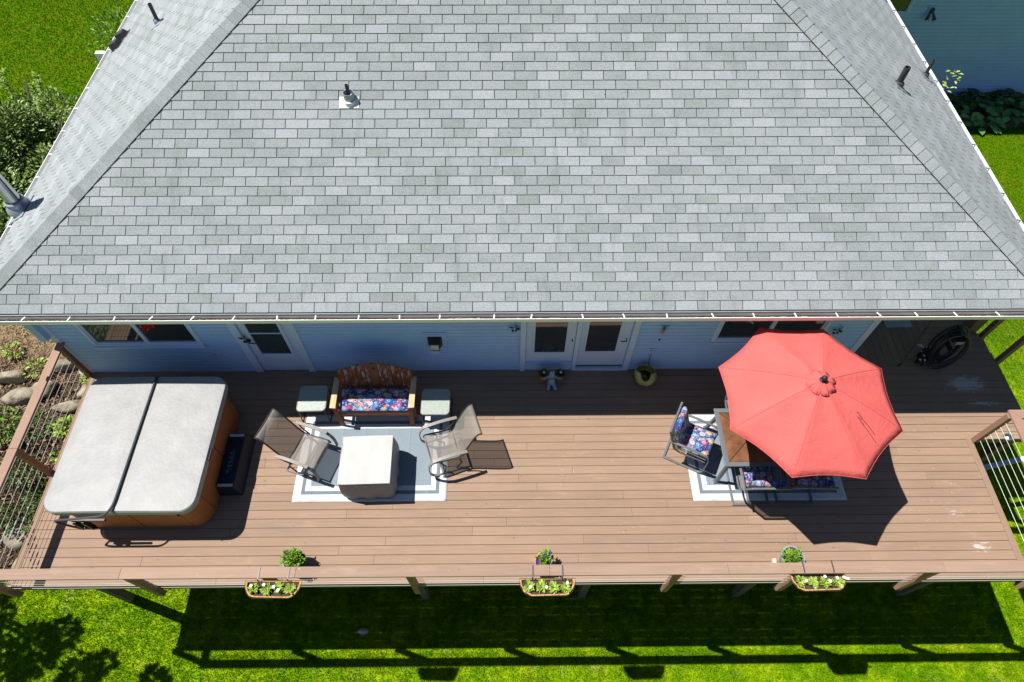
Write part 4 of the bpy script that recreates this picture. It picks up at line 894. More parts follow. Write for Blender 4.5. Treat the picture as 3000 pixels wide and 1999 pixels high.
# ------------------------------------------------------------------ covered fire table
ct = thing('covered_table', 'square table hidden under a fitted cream cover on the grey rug', 'table', (-2.25, -2.03, 0), radians(1.4))
b = MB(); hx = .39; n = 16; rings = []
def sq(h, z, bul, rag=0):
    out = []
    for (ax, ay, bx, by) in ((-1, -1, 1, -1), (1, -1, 1, 1), (1, 1, -1, 1), (-1, 1, -1, -1)):
        for k in range(n):
            t = k/n; x = (ax+(bx-ax)*t); y = (ay+(by-ay)*t); bl = 1+bul*sin(pi*t); wv = 1+rag*sin(t*19+ax*3+ay*5)
            nx_, ny_ = (ay+by)/2, (ax+bx)/2
            out.append((x*h*(bl if abs(x) == 1 else 1)*wv, y*h*(bl if abs(y) == 1 else 1)*wv, z+rag*.3*sin(t*11+ax)))
    return out
for (h, z, bu, rg) in ((.405, .02, .055, .04), (.415, .12, .06, .024), (.42, .28, .05, .014), (.41, .45, .03, .007), (.398, .60, .01, .002), (.394, .635, 0, 0)): rings.append(sq(h, z, bu, rg))
m = len(rings[0]); b.add([v for R in rings for v in R], [(j*m+i, j*m+(i+1) % m, (j+1)*m+(i+1) % m, (j+1)*m+i) for j in range(len(rings)-1) for i in range(m)])
b.build('cover_skirt', MT['coverD'], ct, smooth=True)
b = MB(); b.add(*grid([-.4+.8*i/24 for i in range(25)], [-.4+.8*i/24 for i in range(25)], lambda x, y: .645+.008*sin(x*5+1)*sin(y*6)+.003*sin(x*17+y*9)*sin(y*13-x*4)-.012*max(abs(x), abs(y))**6*60))
b.build('cover_top', MT['cover'], ct, smooth='all')
pp = [(-.402, -.402), (.402, -.402), (.402, .402), (-.402, .402)]
b = MB(); b.tube([(x, y, .638) for x, y in pp], .007, 6, closed=True); b.build('piping', MT['cover'], ct)
b = MB()
for i in range(8): t = i/7; b.add([(-.15+.28*t, -.408-.012*sin(t*3), .56+.012*sin(t*14)), (-.11+.28*t, -.412, .56+.012*sin(t*14+1)), (-.11+.28*t, -.414, .535+.01*sin(t*9)), (-.15+.28*t, -.411, .54+.01*sin(t*9))], [(0, 1, 2, 3)])
b.build('handle_strap', MT['ltgrey'], ct)

# ------------------------------------------------------------------ sling rocking chairs
def tp(pts, r, n=8): return MB().tube(pts, r, n)
def rocker(label, loc, rz):
    t = thing('patio_chair', label, 'chair', loc, rz, 'sling chairs by the covered table')
    prof = [(.275, .355), (.27, .395), (.24, .42), (.12, .405), (0, .385), (-.12, .37), (-.20, .385), (-.255, .44), (-.31, .55), (-.37, .68), (-.43, .82), (-.49, .93), (-.54, .99), (-.575, 1.0), (-.60, .985)]
    b = MB(); ny = 8; vs = [(x+.012*(0), -.255+.51*j/ny, z-.022*sin(pi*j/ny)*(1 if x > -.5 else .4)) for (x, z) in prof for j in range(ny+1)]
    b.add(vs, [(i*(ny+1)+j, i*(ny+1)+j+1, (i+1)*(ny+1)+j+1, (i+1)*(ny+1)+j) for i in range(len(prof)-1) for j in range(ny)]); b.build('sling', MT['sling'], t, smooth='all')
    for s in (-1, 1):
        y = s*.265; tp([(x, y, z-.008) for x, z in prof], .0135).build('side_frame', MT['bronze'], t, smooth=True)
        ya = s*.315
        b = MB(); top = arc((-.33, ya, .60), (-.05, ya, .655), (.24, ya, .60), 8)
        for q in range(8): b.beam(top[q], top[q+1]+(top[q+1]-top[q])*.05, .055, .016)
        b.build('armrest', MT['taupe'], t, bevel=.003)
        b = MB(); pth = arc((.20, ya, .60), (.34, ya, .52), (.33, ya, .3), 6)+arc((.33, ya, .25), (.33, ya, .05), (.20, ya, .025), 6); 
        for q in range(len(pth)-1): b.beam(pth[q], pth[q+1], .045, .018)
        b.build('leg', MT['taupe'], t, bevel=.002)
        tp([(.24, ya, .022), (0, ya, .018), (-.33, ya, .022)], .014).build('base_rail', MT['taupe'], t, smooth=True)
        tp(arc((-.28, ya, .59), (-.30, ya*.97, .45), (-.12, ya*.9, .36), 6), .012).build('arm_brace', MT['bronze'], t, smooth=True)
        tp([(-.18, s*.28, .35), (-.22, s*.29, .2), (-.12, s*.3, .05)], .013).build('spring_bracket', MT['bronze'], t, smooth=True); tp([(.12, s*.28, .37), (.05, s*.29, .2), (.08, s*.3, .04)], .013).build('spring_bracket', MT['bronze'], t, smooth=True)
    tp([(-.595, -.27, .99), (-.595, .27, .99)], .013).build('crossbar', MT['bronze'], t); tp([(-.21, -.27, .36), (-.21, .27, .36)], .016).build('crossbar', MT['bronze'], t); tp([(.25, -.27, .385), (.25, .27, .385)], .013).build('crossbar', MT['bronze'], t); tp([(-.33, -.315, .02), (-.33, .315, .02)], .012).build('crossbar', MT['taupe'], t)
    return t
ch1 = rocker('taupe mesh chair left of the covered table, its back in its own shade', (-3.28, -1.76, 0), radians(-20))
dup(ch1, (-1.06, -1.69, 0), radians(198), 'taupe mesh chair right of the covered table casting a long shadow on bare boards')
# side tables
def sidetab(loc, rz, label):
    t = thing('side_table', label, 'table', loc, rz, 'small glass side tables beside the bench')
    MB().prism(rrect(.235, .235, .06), .432, .452).build('glass_top', MT['glasstop'], t, smooth=True)
    MB().tube([(x, y, .442) for x, y in rrect(.24, .24, .065)], .012, 8, closed=True).build('rim', MT['taupe'], t, smooth=True)
    for (sx, sy) in ((1, 1), (1, -1), (-1, 1), (-1, -1)): tp([(sx*.215, sy*.215, .43), (sx*.24, sy*.235, .01)], .011).build('leg', MT['bronze'], t, smooth=True)
    for s in (1, -1): tp([(s*.24, -.235, .012), (s*.24, .235, .012)], .009).build('foot_bar', MT['bronze'], t)
    return t
st1 = sidetab((-3.33, -.83, 0), .02, 'grey glass side table at the left end of the bench, half in shade'); dup(st1, (-1.23, -.91, 0), -.01, 'grey glass side table at the right end of the bench next to the sling chair')

# ------------------------------------------------------------------ bench
bn = thing('garden_bench', 'weathered red brown wooden bench with peeling slatted fan back', 'bench', (-2.26, -.82, 0))
nS = 15; x = -.595
ws = [.105]+[.062]*6+[.135]+[.062]*6+[.105]; gap = .012; totw = sum(ws)+gap*14; x = -totw/2
for i, wd in enumerate(ws):
    cx = x+wd/2; top = .80+.19*cos(min(1, abs(cx)/.62)*pi/2)**1.0
    cxt = cx*1.02; sl = .28
    def ht(xx): return .80+.17*cos(min(1, abs(xx)/.62)*pi/2)
    z0 = .36; b = MB(); y0, y1 = .20, .34
    t0, t1 = ht(x), ht(x+wd)
    def yb(z): return y0+(y1-y0)*(z-z0)/.55
    vs = []
    for yy in (0, .02):
        vs += [(x, yb(z0)+yy, z0), (x+wd, yb(z0)+yy, z0), (x+wd, yb(t1)+yy, t1), (x+wd*.5, yb(max(t0, t1))+yy, ht(cx)), (x, yb(t0)+yy, t0)]
    b.add(vs, [(0, 1, 2, 3, 4), (9, 8, 7, 6, 5), (0, 5, 6, 1), (1, 6, 7, 2), (2, 7, 8, 3), (3, 8, 9, 4), (4, 9, 5, 0)])
    b.build('back_slat', MT['chip'] if i != 7 else MT['redwood'], bn, bevel=.003)
    x += wd+gap
# dark apple cut-out on the middle slat
MB().lathe([(.032, 0), (.03, .002)], (0, 0, 0), 14, cap1=True).build('cut_out', MT['black'], bn, (0, yb(.86)-.003, .86), rot=(radians(75), 0, 0))
MB().box(-.60, .60, .235, .255, .42, .5).box(-.6, .6, .31, .33, .68, .75).build('back_rail', MT['redwood'], bn, bevel=.003)
for k in range(4): MB().box(-.585, .585, -.27+.125*k, -.27+.125*k+.112, .385, .405).build('seat_slat', MT['barewood'] if k == 0 else MT['redwood'], bn, bevel=.003)
MB().box(-.585, .585, -.285, -.272, .30, .384).build('apron', MT['redwood'], bn, bevel=.003)
for s in (-1, 1):
    b = MB(); b.add([(s*.60, -.30, .605), (s*.705, -.29, .605), (s*.70, .30, .605), (s*.615, .30, .605), (s*.60, -.30, .63), (s*.705, -.29, .63), (s*.70, .30, .63), (s*.615, .30, .63)], [(3, 2, 1, 0), (4, 5, 6, 7), (0, 1, 5, 4), (1, 2, 6, 5), (2, 3, 7, 6), (3, 0, 4, 7)] if s > 0 else [(0, 1, 2, 3), (7, 6, 5, 4), (4, 5, 1, 0), (5, 6, 2, 1), (6, 7, 3, 2), (7, 4, 0, 3)])
    b.build('armrest', MT['barewood'], bn, bevel=.006)
    MB().beam((s*.635, -.26, .60), (s*.60, -.31, .0), .085, .028, (0, 1, 0)).build('leg', MT['redwood'], bn, bevel=.004); MB().beam((s*.64, -.16, .60), (s*.64, -.2, .0), .03, .09, (1, 0, 0)).build('leg', MT['redwood'], bn, bevel=.004)
    MB().beam((s*.62, .18, .0), (s*.62, .30, .70), .03, .08, (0, 1, 0)).build('leg', MT['redwood'], bn, bevel=.004); MB().box(s*.61-.012, s*.61+.012, -.25, .25, .32, .39).build('side_rail', MT['redwood'], bn)
def cushion(name, hx, hy, h, loc, rz, label, cat='cushion', rot=None, parent=None, group=None, puff=.6):
    b = MB(); nx, ny = 20, 14
    def f(x, y): ex = max(0, 1-(abs(x)/hx)**6); ey = max(0, 1-(abs(y)/hy)**6); return h*(.35+.65*(ex*ey)**puff)+.006*sin(x*17+loc[0])*sin(y*15)
    xs_ = [-hx+2*hx*i/nx for i in range(nx+1)]; ys_ = [-hy+2*hy*i/ny for i in range(ny+1)]
    v, fs = grid(xs_, ys_, lambda x, y: f(x, y)/2); v2, f2 = grid(xs_, ys_, lambda x, y: -f(x, y)/2); b.add(v, fs); b.add(v2, [q[::-1] for q in f2])
    N = nx+1; rimi = list(range(0, N))+[N*j+nx for j in range(1, ny+1)]+[ny*N+i for i in range(nx-1, -1, -1)]+[N*j for j in range(ny-1, 0, -1)]; K = N*(ny+1)
    b.f += [(rimi[i], K+rimi[i], K+rimi[(i+1) % len(rimi)], rimi[(i+1) % len(rimi)]) for i in range(len(rimi))]
    o = b.build(name, MT['paisley'], parent, loc, smooth='all', rot=rot or (0, 0, rz)); s_ = o.modifiers.new('sub', 'SUBSURF'); s_.levels = 1; s_.render_levels = 1
    if not parent: tag(o, label, cat, group)
    return o
cushion('bench_cushion', .585, .215, .10, (-2.26, -.875, .455), 0, 'long paisley print seat cushion on the wooden bench')

# ------------------------------------------------------------------ dining set
dt = thing('dining_table', 'rectangular patio table with rust slate tiles and grey metal frame', 'table', (4.32, -1.715, 0))
fr = MB(); hx, hy, bw_ = .93, .505, .075
fr.prism([(-hx, -hy), (hx, -hy), (hx-bw_, -hy+bw_), (-hx+bw_, -hy+bw_)], .69, .72).prism([(hx, -hy), (hx, hy), (hx-bw_, hy-bw_), (hx-bw_, -hy+bw_)], .69, .72).prism([(hx, hy), (-hx, hy), (-hx+bw_, hy-bw_), (hx-bw_, hy-bw_)], .69, .72).prism([(-hx, hy), (-hx, -hy), (-hx+bw_, -hy+bw_), (-hx+bw_, hy-bw_)], .69, .72); fr.build('table_frame', MT['grey'], dt, bevel=.004)
ix, iy = hx-bw_-.004, hy-bw_-.004; g_ = .004
def tile(p): MB().prism(p, .70, .716).build('tile', MT['tile'], dt, bevel=.002)
cxl = -ix+iy
tile([(-ix, -iy+g_*2), (cxl-g_*2, 0), (-ix, iy-g_*2)]); tile([(-ix+g_*2, -iy), (-.02, -iy), (-.02, -.03), (cxl+.0, -.004)]); tile([(-ix+g_*2, iy), (cxl, .004), (-.02, .03), (-.02, iy)])
tile([(ix, -iy+g_*2), (ix, iy-g_*2), (-cxl+g_*2, 0)]); tile([(.02, -iy), (ix-g_*2, -iy), (-cxl, -.004), (.02, -.03)]); tile([(.02, .03), (-cxl, .004), (ix-g_*2, iy), (.02, iy)])
MB().prism([(-ix, -iy), (ix, -iy), (ix, iy), (-ix, iy)], .692, .699).build('under_tray', MT['bronze'], dt)
for (sx, sy) in ((1, 1), (1, -1), (-1, 1), (-1, -1)):
    MB().beam((sx*(hx-.10), sy*(hy-.08), .69), (sx*(hx-.05), sy*(hy-.02), .03), .06, .045, (0, 1, 0)).beam((sx*(hx-.05), sy*(hy-.02), .034), (sx*(hx-.045), sy*(hy-.015), .0), .085, .07, (0, 1, 0)).build('leg', MT['grey'], dt, bevel=.004)
def dchair(label, loc, rz):
    t = thing('dining_chair', label, 'chair', loc, rz, 'grey metal dining chairs round the tiled table')
    for s in (-1, 1):
        y = s*.285
        b = MB(); pth = [(-.42, y, .95), (-.33, y, .68), (-.25, y, .45), (-.15, y, .41), (.27, y, .44)]
        for a, c_ in zip(pth[:-1], pth[1:]): b.beam(a, c_, .022, .034)
        b.build('side_frame', MT['grey'], t, bevel=.003)
        b = MB(); pa = [(-.36, y, .64), (-.1, y, .66), (.2, y, .645)]+arc((.22, y, .64), (.30, y, .62), (.31, y, .5), 5)+arc((.315, y, .12), (.31, y, .015), (.2, y, .018), 5)+[(-.34, y, .018)]
        for a, c_ in zip(pa[:-1], pa[1:]): b.beam(a, c_, .038, .018)
        b.build('arm_and_base', MT['grey'], t, bevel=.003)
    b = MB(); b.beam((-.34, -.30, .018), (-.34, .30, .018), .035, .02); b.build('base_bar', MT['grey'], t, bevel=.003)
    b = MB(); b.beam((-.42, -.285, .945), (-.42, .285, .945), .03, .03); b.build('back_bar', MT['grey'], t, bevel=.003)
    v = MB(); v.add([(-.41, -.27, .93), (-.41, .27, .93), (-.25, .27, .46), (-.25, -.27, .46), (.27, .27, .445), (.27, -.27, .445)], [(0, 1, 2, 3), (3, 2, 4, 5)]); v.build('sling', MT['sling'], t)
    return t
dl = ['grey framed dining chair at the left end of the tiled table in full sun', 'grey framed dining chair on the near side, left one, half under the umbrella', 'grey framed dining chair on the near side, right one, in the umbrella shade', 'grey framed dining chair on the house side of the table under the umbrella']
spots = [((3.06, -1.66, 0), radians(-27)), ((3.93, -2.25, 0), radians(90)), ((4.66, -2.24, 0), radians(88)), ((4.0, -1.16, 0), radians(-90))]
c0 = dchair(dl[0], *spots[0])
for l_, (lo, rz) in zip(dl[1:], spots[1:]): dup(c0, lo, rz, l_)
cl = ['paisley print chair cushion on the sunlit chair at the left end of the table', 'paisley print chair cushion on the left near side chair', 'paisley print chair cushion on the right near side chair in shade', 'paisley print chair cushion on the chair at the house side']
for l_, (lo, rz) in zip(cl, spots):
    t = thing('chair_cushion', l_, 'cushion', lo, rz, 'paisley cushions on the dining chairs'); j = rnd.uniform(-.03, .03)
    cushion('seat_pad', .25, .245, .085, (.05+j, 0, .50), 0, '', rot=(0, radians(-2), 0), parent=t); cushion('back_pad', .27, .245, .12, (-.27, j, .72), 0, '', rot=(0, radians(-108), 0), parent=t)

# ------------------------------------------------------------------ umbrella
ub = thing('patio_umbrella', 'open coral red eight sided patio umbrella over the dining table', 'umbrella', (4.325, -1.70, 0))
ANG = [156.3, 109.2, 65.7, 21.7, -23.7, -69.5, -113.7, -158.3]; ANG = [radians(a) for a in ANG][::-1]
RR = 1.305; ZT = 2.47; ZB = 1.995
b = MB(); nR, nT = 12, 8; vs = []; 
rings = []
for i in range(nR+1):
    t = i/nR; rowv = []
    for k in range(8):
        a0 = ANG[k]; a1 = ANG[(k+1) % 8];
        if a1 < a0: a1 += 2*pi
        for j in range(nT):
            u = j/nT; p0 = Vector((cos(a0), sin(a0))); p1 = Vector((cos(a1), sin(a1))); q = p0.lerp(p1, u)
            scal = 1-(.042*sin(pi*u))*t**2.2
            r_ = .05+(RR-.05)*t; z = ZT-(ZT-ZB)*(t**1.12)+.02*sin(pi*t)-.035*sin(pi*u)*sin(pi*min(1, t*1.05))*.8
            z += .0035*sin(u*23+k*2+t*11)*t
            rowv.append((q.x*r_*scal, q.y*r_*scal, z))
    rings.append(rowv)
m = len(rings[0]); b.add([v for R in rings for v in R], [(j*m+i, (j+1)*m+i, (j+1)*m+(i+1) % m, j*m+(i+1) % m) for j in range(nR) for i in range(m)]+[tuple(range(m))])
cn = b.build('canopy', MT['canopy'], ub, smooth='all'); s_ = cn.modifiers.new('solid', 'SOLIDIFY'); s_.thickness = .004; s_.offset = -1
hm = MB(); hm.tube([Vector(v)+Vector((0, 0, -.004)) for v in rings[-1]], .006, 5, closed=True); hm.build('hem', MT['canopy'], cn)
for k in range(8): MB().tube([Vector(R[k*nT])+Vector((0, 0, .0015)) for R in rings[1:]], .0032, 4).build('seam', MT['seam'], cn)
b = MB(); n = 64; prof = [(.03, 2.515), (.07, 2.50), (.14, 2.465), (.205, 2.43)]
b.lathe(prof, (0, 0, 0), n, fn=lambda r_, z, a, i: (r_*(1+.05*i/3*sin(8*a)), z+(.012*sin(8*a+.5)+.012*sin(19*a+1)+.006*sin(31*a))*i/3), cap0=True); vn = b.build('wind_vent', MT['canopy'], ub, smooth='all'); s_ = vn.modifiers.new('solid', 'SOLIDIFY'); s_.thickness = .003
MB().ball((0, 0, 2.57), .042, 14, 10).lathe([(.05, 2.505), (.05, 2.52), (.02, 2.53), (.018, 2.57)], (0, 0, 0), 14).build('finial', MT['black'], ub, smooth=True)
MB().lathe([(.019, 0.02), (.019, 2.54)], (0, 0, 0), 12).build('pole', MT['bronze'], ub, smooth=True)
MB().lathe([(.24, 0.008), (.24, .03), (.12, .07), (.035, .10), (.03, .35)], (0, 0, 0), 24).build('base', MT['metalD'], ub, smooth=True)
for k in range(8):
    a = ANG[k]; rb = MB().tube([(cos(a)*.03, sin(a)*.03, 2.43), (cos(a)*RR*.5, sin(a)*RR*.5, 2.265), (cos(a)*RR*.985, sin(a)*RR*.985, 1.985)], .007, 6).build('rib', MT['bronze'], ub); MB().tube([(cos(a)*.03, sin(a)*.03, 1.95), (cos(a)*RR*.5, sin(a)*RR*.5, 2.25)], .006, 6).build('strut', MT['bronze'], rb)
MB().tube([(.42, -.40, 2.352), (.47, -.49, 2.325), (.53, -.56, 2.30), (.62, -.70, 2.25)], .0042, 5).tube([(.42, -.40, 2.352), (.455, -.42, 2.345), (.49, -.50, 2.318)], .003, 5).build('tie_strap', simple('dark_red_strap', (.12, .01, .015), .7), ub)

# ------------------------------------------------------------------ pots and ornaments
def pot(name, label, x, y, r_, h, m_, plant, seed, lm, group='flower pots along the railing', fl=None, spread=1.0):
    t = thing(name, label, 'flower pot', (x, y, 0), group=group)
    MB().lathe([(r_*.68, 0), (r_*.9, h*.8), (r_, h*.8), (r_*1.03, h), (r_*.9, h), (r_*.86, h*.88)], (0, 0, 0), 28).build('pot', MT[m_], t, smooth=True)
    MB().lathe([(r_*.88, 0), (r_*.5, .01), (.001, .012)], (0, 0, h*.88), 20, cap0=False).build('soil', MT['soil'], t)
    if plant:
        rr_ = random.Random(seed); fb = MB()
        for q_ in range(9):
            a_ = rr_.uniform(0, 6.28); d_ = rr_.uniform(0, .62)*r_*spread; c_ = clump(plant//9, r_*rr_.uniform(.3, .55), r_*rr_.uniform(.3, .55), r_*rr_.uniform(.3, .55), .06, .026, seed*10+q_, .1); o3 = Vector((cos(a_)*d_, sin(a_)*d_, rr_.uniform(0, .07)))
            fb.v_off = len(fb.v); fb.add([Vector(v)+o3 for v in c_.v], c_.f); tt = rr_.uniform(-.15, .2); fb.t += [min(1, max(0, x+tt)) for x in c_.t]
        for q_ in range(4):
            a_ = rr_.uniform(0, 6.28); tip = Vector((cos(a_)*r_*1.1, sin(a_)*r_*1.1, rr_.uniform(.03, .12)))
            for i_ in range(9): fb.leaf(tip*(.5+.5*i_/9), Vector((rr_.gauss(0, 1), rr_.gauss(0, 1), .3)), Vector((0, 0, 1)), .045, .022, rr_.uniform(.4, 1))
        fb.build('foliage', MT[lm], t, (0, 0, h+.02))
    if fl:
        for (fx_, fy_, fz) in fl[1]:
            b = MB()
            for k in range(5): a = k*2*pi/5; b.add([(0, 0, 0), (cos(a-.55)*.034, sin(a-.55)*.034, .016), (cos(a)*.048, sin(a)*.048, .012), (cos(a+.55)*.034, sin(a+.55)*.034, .016)], [(0, 1, 2, 3)])
            b.build('flower', MT[fl[0]], t, (fx_, fy_, h+fz))
    return t
pot('potted_plant', 'dark pot brimming with small leaved green plant, left of the three by the rail', -3.225, -3.50, .17, .27, 'metalD', 900, 51, 'leaf', spread=.82)
pot('potted_plant', 'terracotta pot with purple petunias behind the middle of the rail', .55, -3.53, .155, .24, 'terra', 260, 52, 'leaf', fl=('purple', [(-.03, .08, .09), (.07, .11, .07), (.09, -.01, .07), (-.11, -.02, .05), (.07, -.04, .06)]), spread=.55)
pot('potted_plant', 'grey tub with bushy bright green herb near the umbrella shadow', 4.30, -3.50, .17, .27, 'lead', 620, 53, 'leaf', spread=1.15)
o = MB().box(-.025, .025, -.05, .05, 0, .09).build('glass_jar', MT['cream'], loc=(4.08, -3.52, .02), bevel=.01); tag(o, 'small pale jar candle on the deck left of the grey herb tub', 'jar')
def planter(x, y, label, seed, fls):
    t = thing('rail_planter', label, 'planter box', (x, y, .93), group='coconut lined planters hooked over the railing')
    L, D = .38, .17; pts = [(-L, .07), (L, .07)]+[(L*cos(a)*1.0 if 0 else L-(L*.42)*(1-cos(a)), .07-(D+.05)*sin(a)) for a in [pi/2*k/8 for k in range(1, 9)]]+[(-L+(L*.42)*(1-cos(a)), .07-(D+.05)*sin(a)) for a in [pi/2*(8-k)/8 for k in range(0, 8)]]
    r = random.Random(seed); pts2 = [(px+r.uniform(-.006, .006), py+r.uniform(-.008, .008)) for px, py in pts]; m = len(pts)
    b = MB(); A = [(px, py, 0+r.uniform(-.006, .01)) for px, py in pts2]; I = [(px*.94, (py+.03)*.86-.03, -.002) for px, py in pts2]; Bt = [(px*.75, (py+.0)*.6, -.17) for px, py in pts2]; I2 = [(px*.93, (py+.03)*.85-.03, -.03) for px, py in pts2]
    b.add(A+I+Bt+I2, [(i, (i+1) % m, m+(i+1) % m, m+i) for i in range(m)]+[(2*m+i, 2*m+(i+1) % m, (i+1) % m, i) for i in range(m)]+[(m+i, m+(i+1) % m, 3*m+(i+1) % m, 3*m+i) for i in range(m)]); b.build('liner', MT['coco'], t)
    s_ = MB(); s_.add(I2, [tuple(range(m))]); so_ = s_.build('soil', MT['soil'], t)
    wv = MB(); wv.tube([(px*1.03, (py-.03)*1.05+.03, .0) for px, py in pts], .0035, 5, closed=True); wv.build('wire_rim', MT['bronze'], t)
    for hx_ in (-.205, .205): MB().beam((hx_, .06, .0), (hx_, .075, .085), .016, .004, (0, 1, 0)).beam((hx_+.005, .072, .076), (hx_+.005, .235, .076), .018, .004).build('hook', MT['metalD'], t)
    for k in range(4):
        xk = -.255+.17*k; rosette(60, .075, .06, .032, seed+k).build('plant', MT['leafY'], t, (xk, -.035+r.uniform(-.015, .015), -.03))
    for (fx_, fy_) in fls:
        b = MB()
        for k in range(6): a = k*2*pi/6; b.add([(0, 0, 0), (cos(a-.5)*.018, sin(a-.5)*.018, .008), (cos(a)*.024, sin(a)*.024, .004), (cos(a+.5)*.018, sin(a+.5)*.018, .008)], [(0, 1, 2, 3)])
        b.build('flower', MT['petal'], t, (fx_, fy_, .055))
    return t
planter(-3.245, -4.0, 'coconut lined planter with four white petunias, left one on the railing', 61, [(-.28, .0), (-.11, .01), (.03, -.02), (.1, -.06)])
planter(.535, -4.0, 'coconut lined planter with two white flowers, middle one on the railing', 71, [(-.24, -.05), (-.02, -.05), (.27, -.0)])
t = planter(4.295, -3.965, 'coconut lined planter with a white plant tag, right one on the railing', 81, [(-.2, -.03), (.07, .02), (.13, -.04), (.24, -.0)])
MB().box(-.045, .045, -.014, .014, 0, .003).build('plant_tag', MT['white'], t, (.355, .0, .06), rot=(.2, .1, -.25))
# statue with two pots
stt = thing('garden_statue', 'blue grey seated figure statue holding two terracotta pots by the french door', 'statue', (.79, -.30, 0))
def skin(name, verts, edges, rad, m_, parent, lvl=2):
    me = bpy.data.meshes.new(name); me.from_pydata(verts, edges, []); me.materials.append(m_); o = bpy.data.objects.new(name, me); C.objects.link(o); o.parent = parent
    md = o.modifiers.new('skin', 'SKIN'); md.use_smooth_shade = True
    for i, r_ in enumerate(rad): me.skin_vertices[0].data[i].radius = (r_, r_)
    me.skin_vertices[0].data[0].use_root = True; s_ = o.modifiers.new('sub', 'SUBSURF'); s_.levels = lvl; s_.render_levels = lvl; return o
skin('figure', [(0, 0, .07), (0, .02, .16), (0, .02, .22), (0, .015, .29), (-.05, .02, .2), (-.10, 0, .17), (-.14, -.02, .17), (.05, .02, .2), (.10, 0, .17), (.14, -.02, .17), (-.04, -.06, .06), (-.06, -.14, .05), (-.075, -.19, .035), (.04, -.06, .06), (.06, -.14, .05), (.075, -.19, .035), (-.035, .03, .35), (.035, .03, .35)],
     [(0, 1), (1, 2), (2, 3), (2, 4), (4, 5), (5, 6), (2, 7), (7, 8), (8, 9), (0, 10), (10, 11), (11, 12), (0, 13), (13, 14), (14, 15), (3, 16), (3, 17)], [.06, .055, .045, .055, .03, .022, .02, .03, .022, .02, .036, .03, .032, .036, .03, .032, .014, .014], MT['stone'], stt)
MB().box(-.03, .03, -.075, -.045, .10, .2).build('bib', MT['ltgrey'], stt, bevel=.01)
for s in (-1, 1):
    MB().lathe([(.05, 0), (.075, .13), (.085, .13), (.087, .17), (.072, .17), (.07, .14)], (s*.15, .06, .05), 22).build('pot', MT['terra'], stt, smooth=True)
    b = clump(150, .075, .075, .05, .04, .022, 90+s, .1); b.build('plant', MT['leafD'], stt, (s*.15, .06, .22))
    b = MB()
    for k in range(6): a = k*pi/3; b.add([(0, 0, 0), (cos(a-.5)*.02, sin(a-.5)*.02, .006), (cos(a)*.027, sin(a)*.027, .004), (cos(a+.5)*.02, sin(a+.5)*.02, .006)], [(0, 1, 2, 3)])
    b.build('flower', MT['petal'], stt, (s*.15+.01, .05, .275))
# yellow ceramic pot
yp = thing('ceramic_pot', 'round olive yellow ceramic pot with curved open mouth against the siding', 'pot', (2.47, -.27, 0))
b = MB(); R0 = .2; n = 40; m_ = 14; vs = []
def opening(a): return radians(52)+radians(17)*cos(a*3-.9)+radians(6)*cos(a-2.2)
for i in range(m_+1):
    for k in range(n):
        a = 2*pi*k/n; th = radians(158)-(radians(158)-opening(a))*i/m_; vs.append((R0*sin(th)*cos(a), R0*sin(th)*sin(a), R0*.92*cos(th)+.19))
b.add(vs, [(i*n+k, i*n+(k+1) % n, (i+1)*n+(k+1) % n, (i+1)*n+k) for i in range(m_) for k in range(n)]+[tuple(range(n-1, -1, -1))]); o = b.build('bowl', MT['yellowc'], yp, smooth='all'); s_ = o.modifiers.new('solid', 'SOLIDIFY'); s_.thickness = .012; s_.offset = -1
MB().lathe([(.16, 0), (.0015, .01)], (0, 0, .10), 24, cap0=False).build('soil', MT['soil'], yp)
clump(60, .06, .05, .05, .05, .03, 5, .1).build('dry_plant', m_leaf('dry_yellow_leaves', (.25, .2, .06), (.5, .42, .16)), yp, (-.05, -.07, .16)); clump(26, .04, .03, .04, .04, .02, 6, .1).build('sprig', MT['leafD'], yp, (-.17, -.06, .22))
o = MB().tube([(2.53, -.05, .60), (2.53, -.07, .45), (2.54, -.06, .25), (2.57, -.09, .13), (2.62, -.13, .02), (2.66, -.16, .012)], .006, 6).build('power_cord', MT['cable'], smooth=True); tag(o, 'black power cord hanging from the wall socket behind the yellow pot', 'power cord')
# wall ornaments
def orn(x, z, label, kind):
    t = thing('wall_ornament', label, 'ornament', (x, -.05, z))
    if kind == 'bird':
        MB().ball((0, 0, 0), .022, 10, 7, (1, 1, 2.4)).build('body', MT['metalD'], t, smooth=True); MB().leaf(Vector((0, 0, .02)), Vector((1, 0, .6)), Vector((0, 1, 0)), .10, .05, 0).leaf(Vector((0, 0, .02)), Vector((-1, 0, .9)), Vector((0, 1, 0)), .09, .05, 0).build('wing', MT['blueglaze'], t); MB().box(-.03, .0, -.004, 0, -.16, -.03).box(.0, .02, -.003, .001, -.14, -.03).build('tail', MT['terra'], t)
    else:
        MB().tube([(0, 0, .14), (0, 0, .0)], .003, 5).build('hanger', MT['black'], t)
        b = MB().leaf(Vector((0, 0, 0)), Vector((-1, -.2, .25)), Vector((0, -1, 0)), .13, .05, 0).leaf(Vector((0, 0, 0)), Vector((.35, -.2, 1)), Vector((0, -1, 0)), .13, .025, 0).leaf(Vector((0, 0, 0)), Vector((.8, -.1, -.5)), Vector((0, -1, 0)), .12, .045, 0); b.build('leaf_blade', MT['black'], t)
        b = MB().ball((-.04, -.01, -.09), .022, 10, 7).ball((.01, -.02, -.07), .02, 10, 7).ball((.06, -.01, -.05), .018, 10, 7).ball((.03, -.01, -.03), .02, 10, 7); b.build('berries', MT['black'], t, smooth=True)
    return t
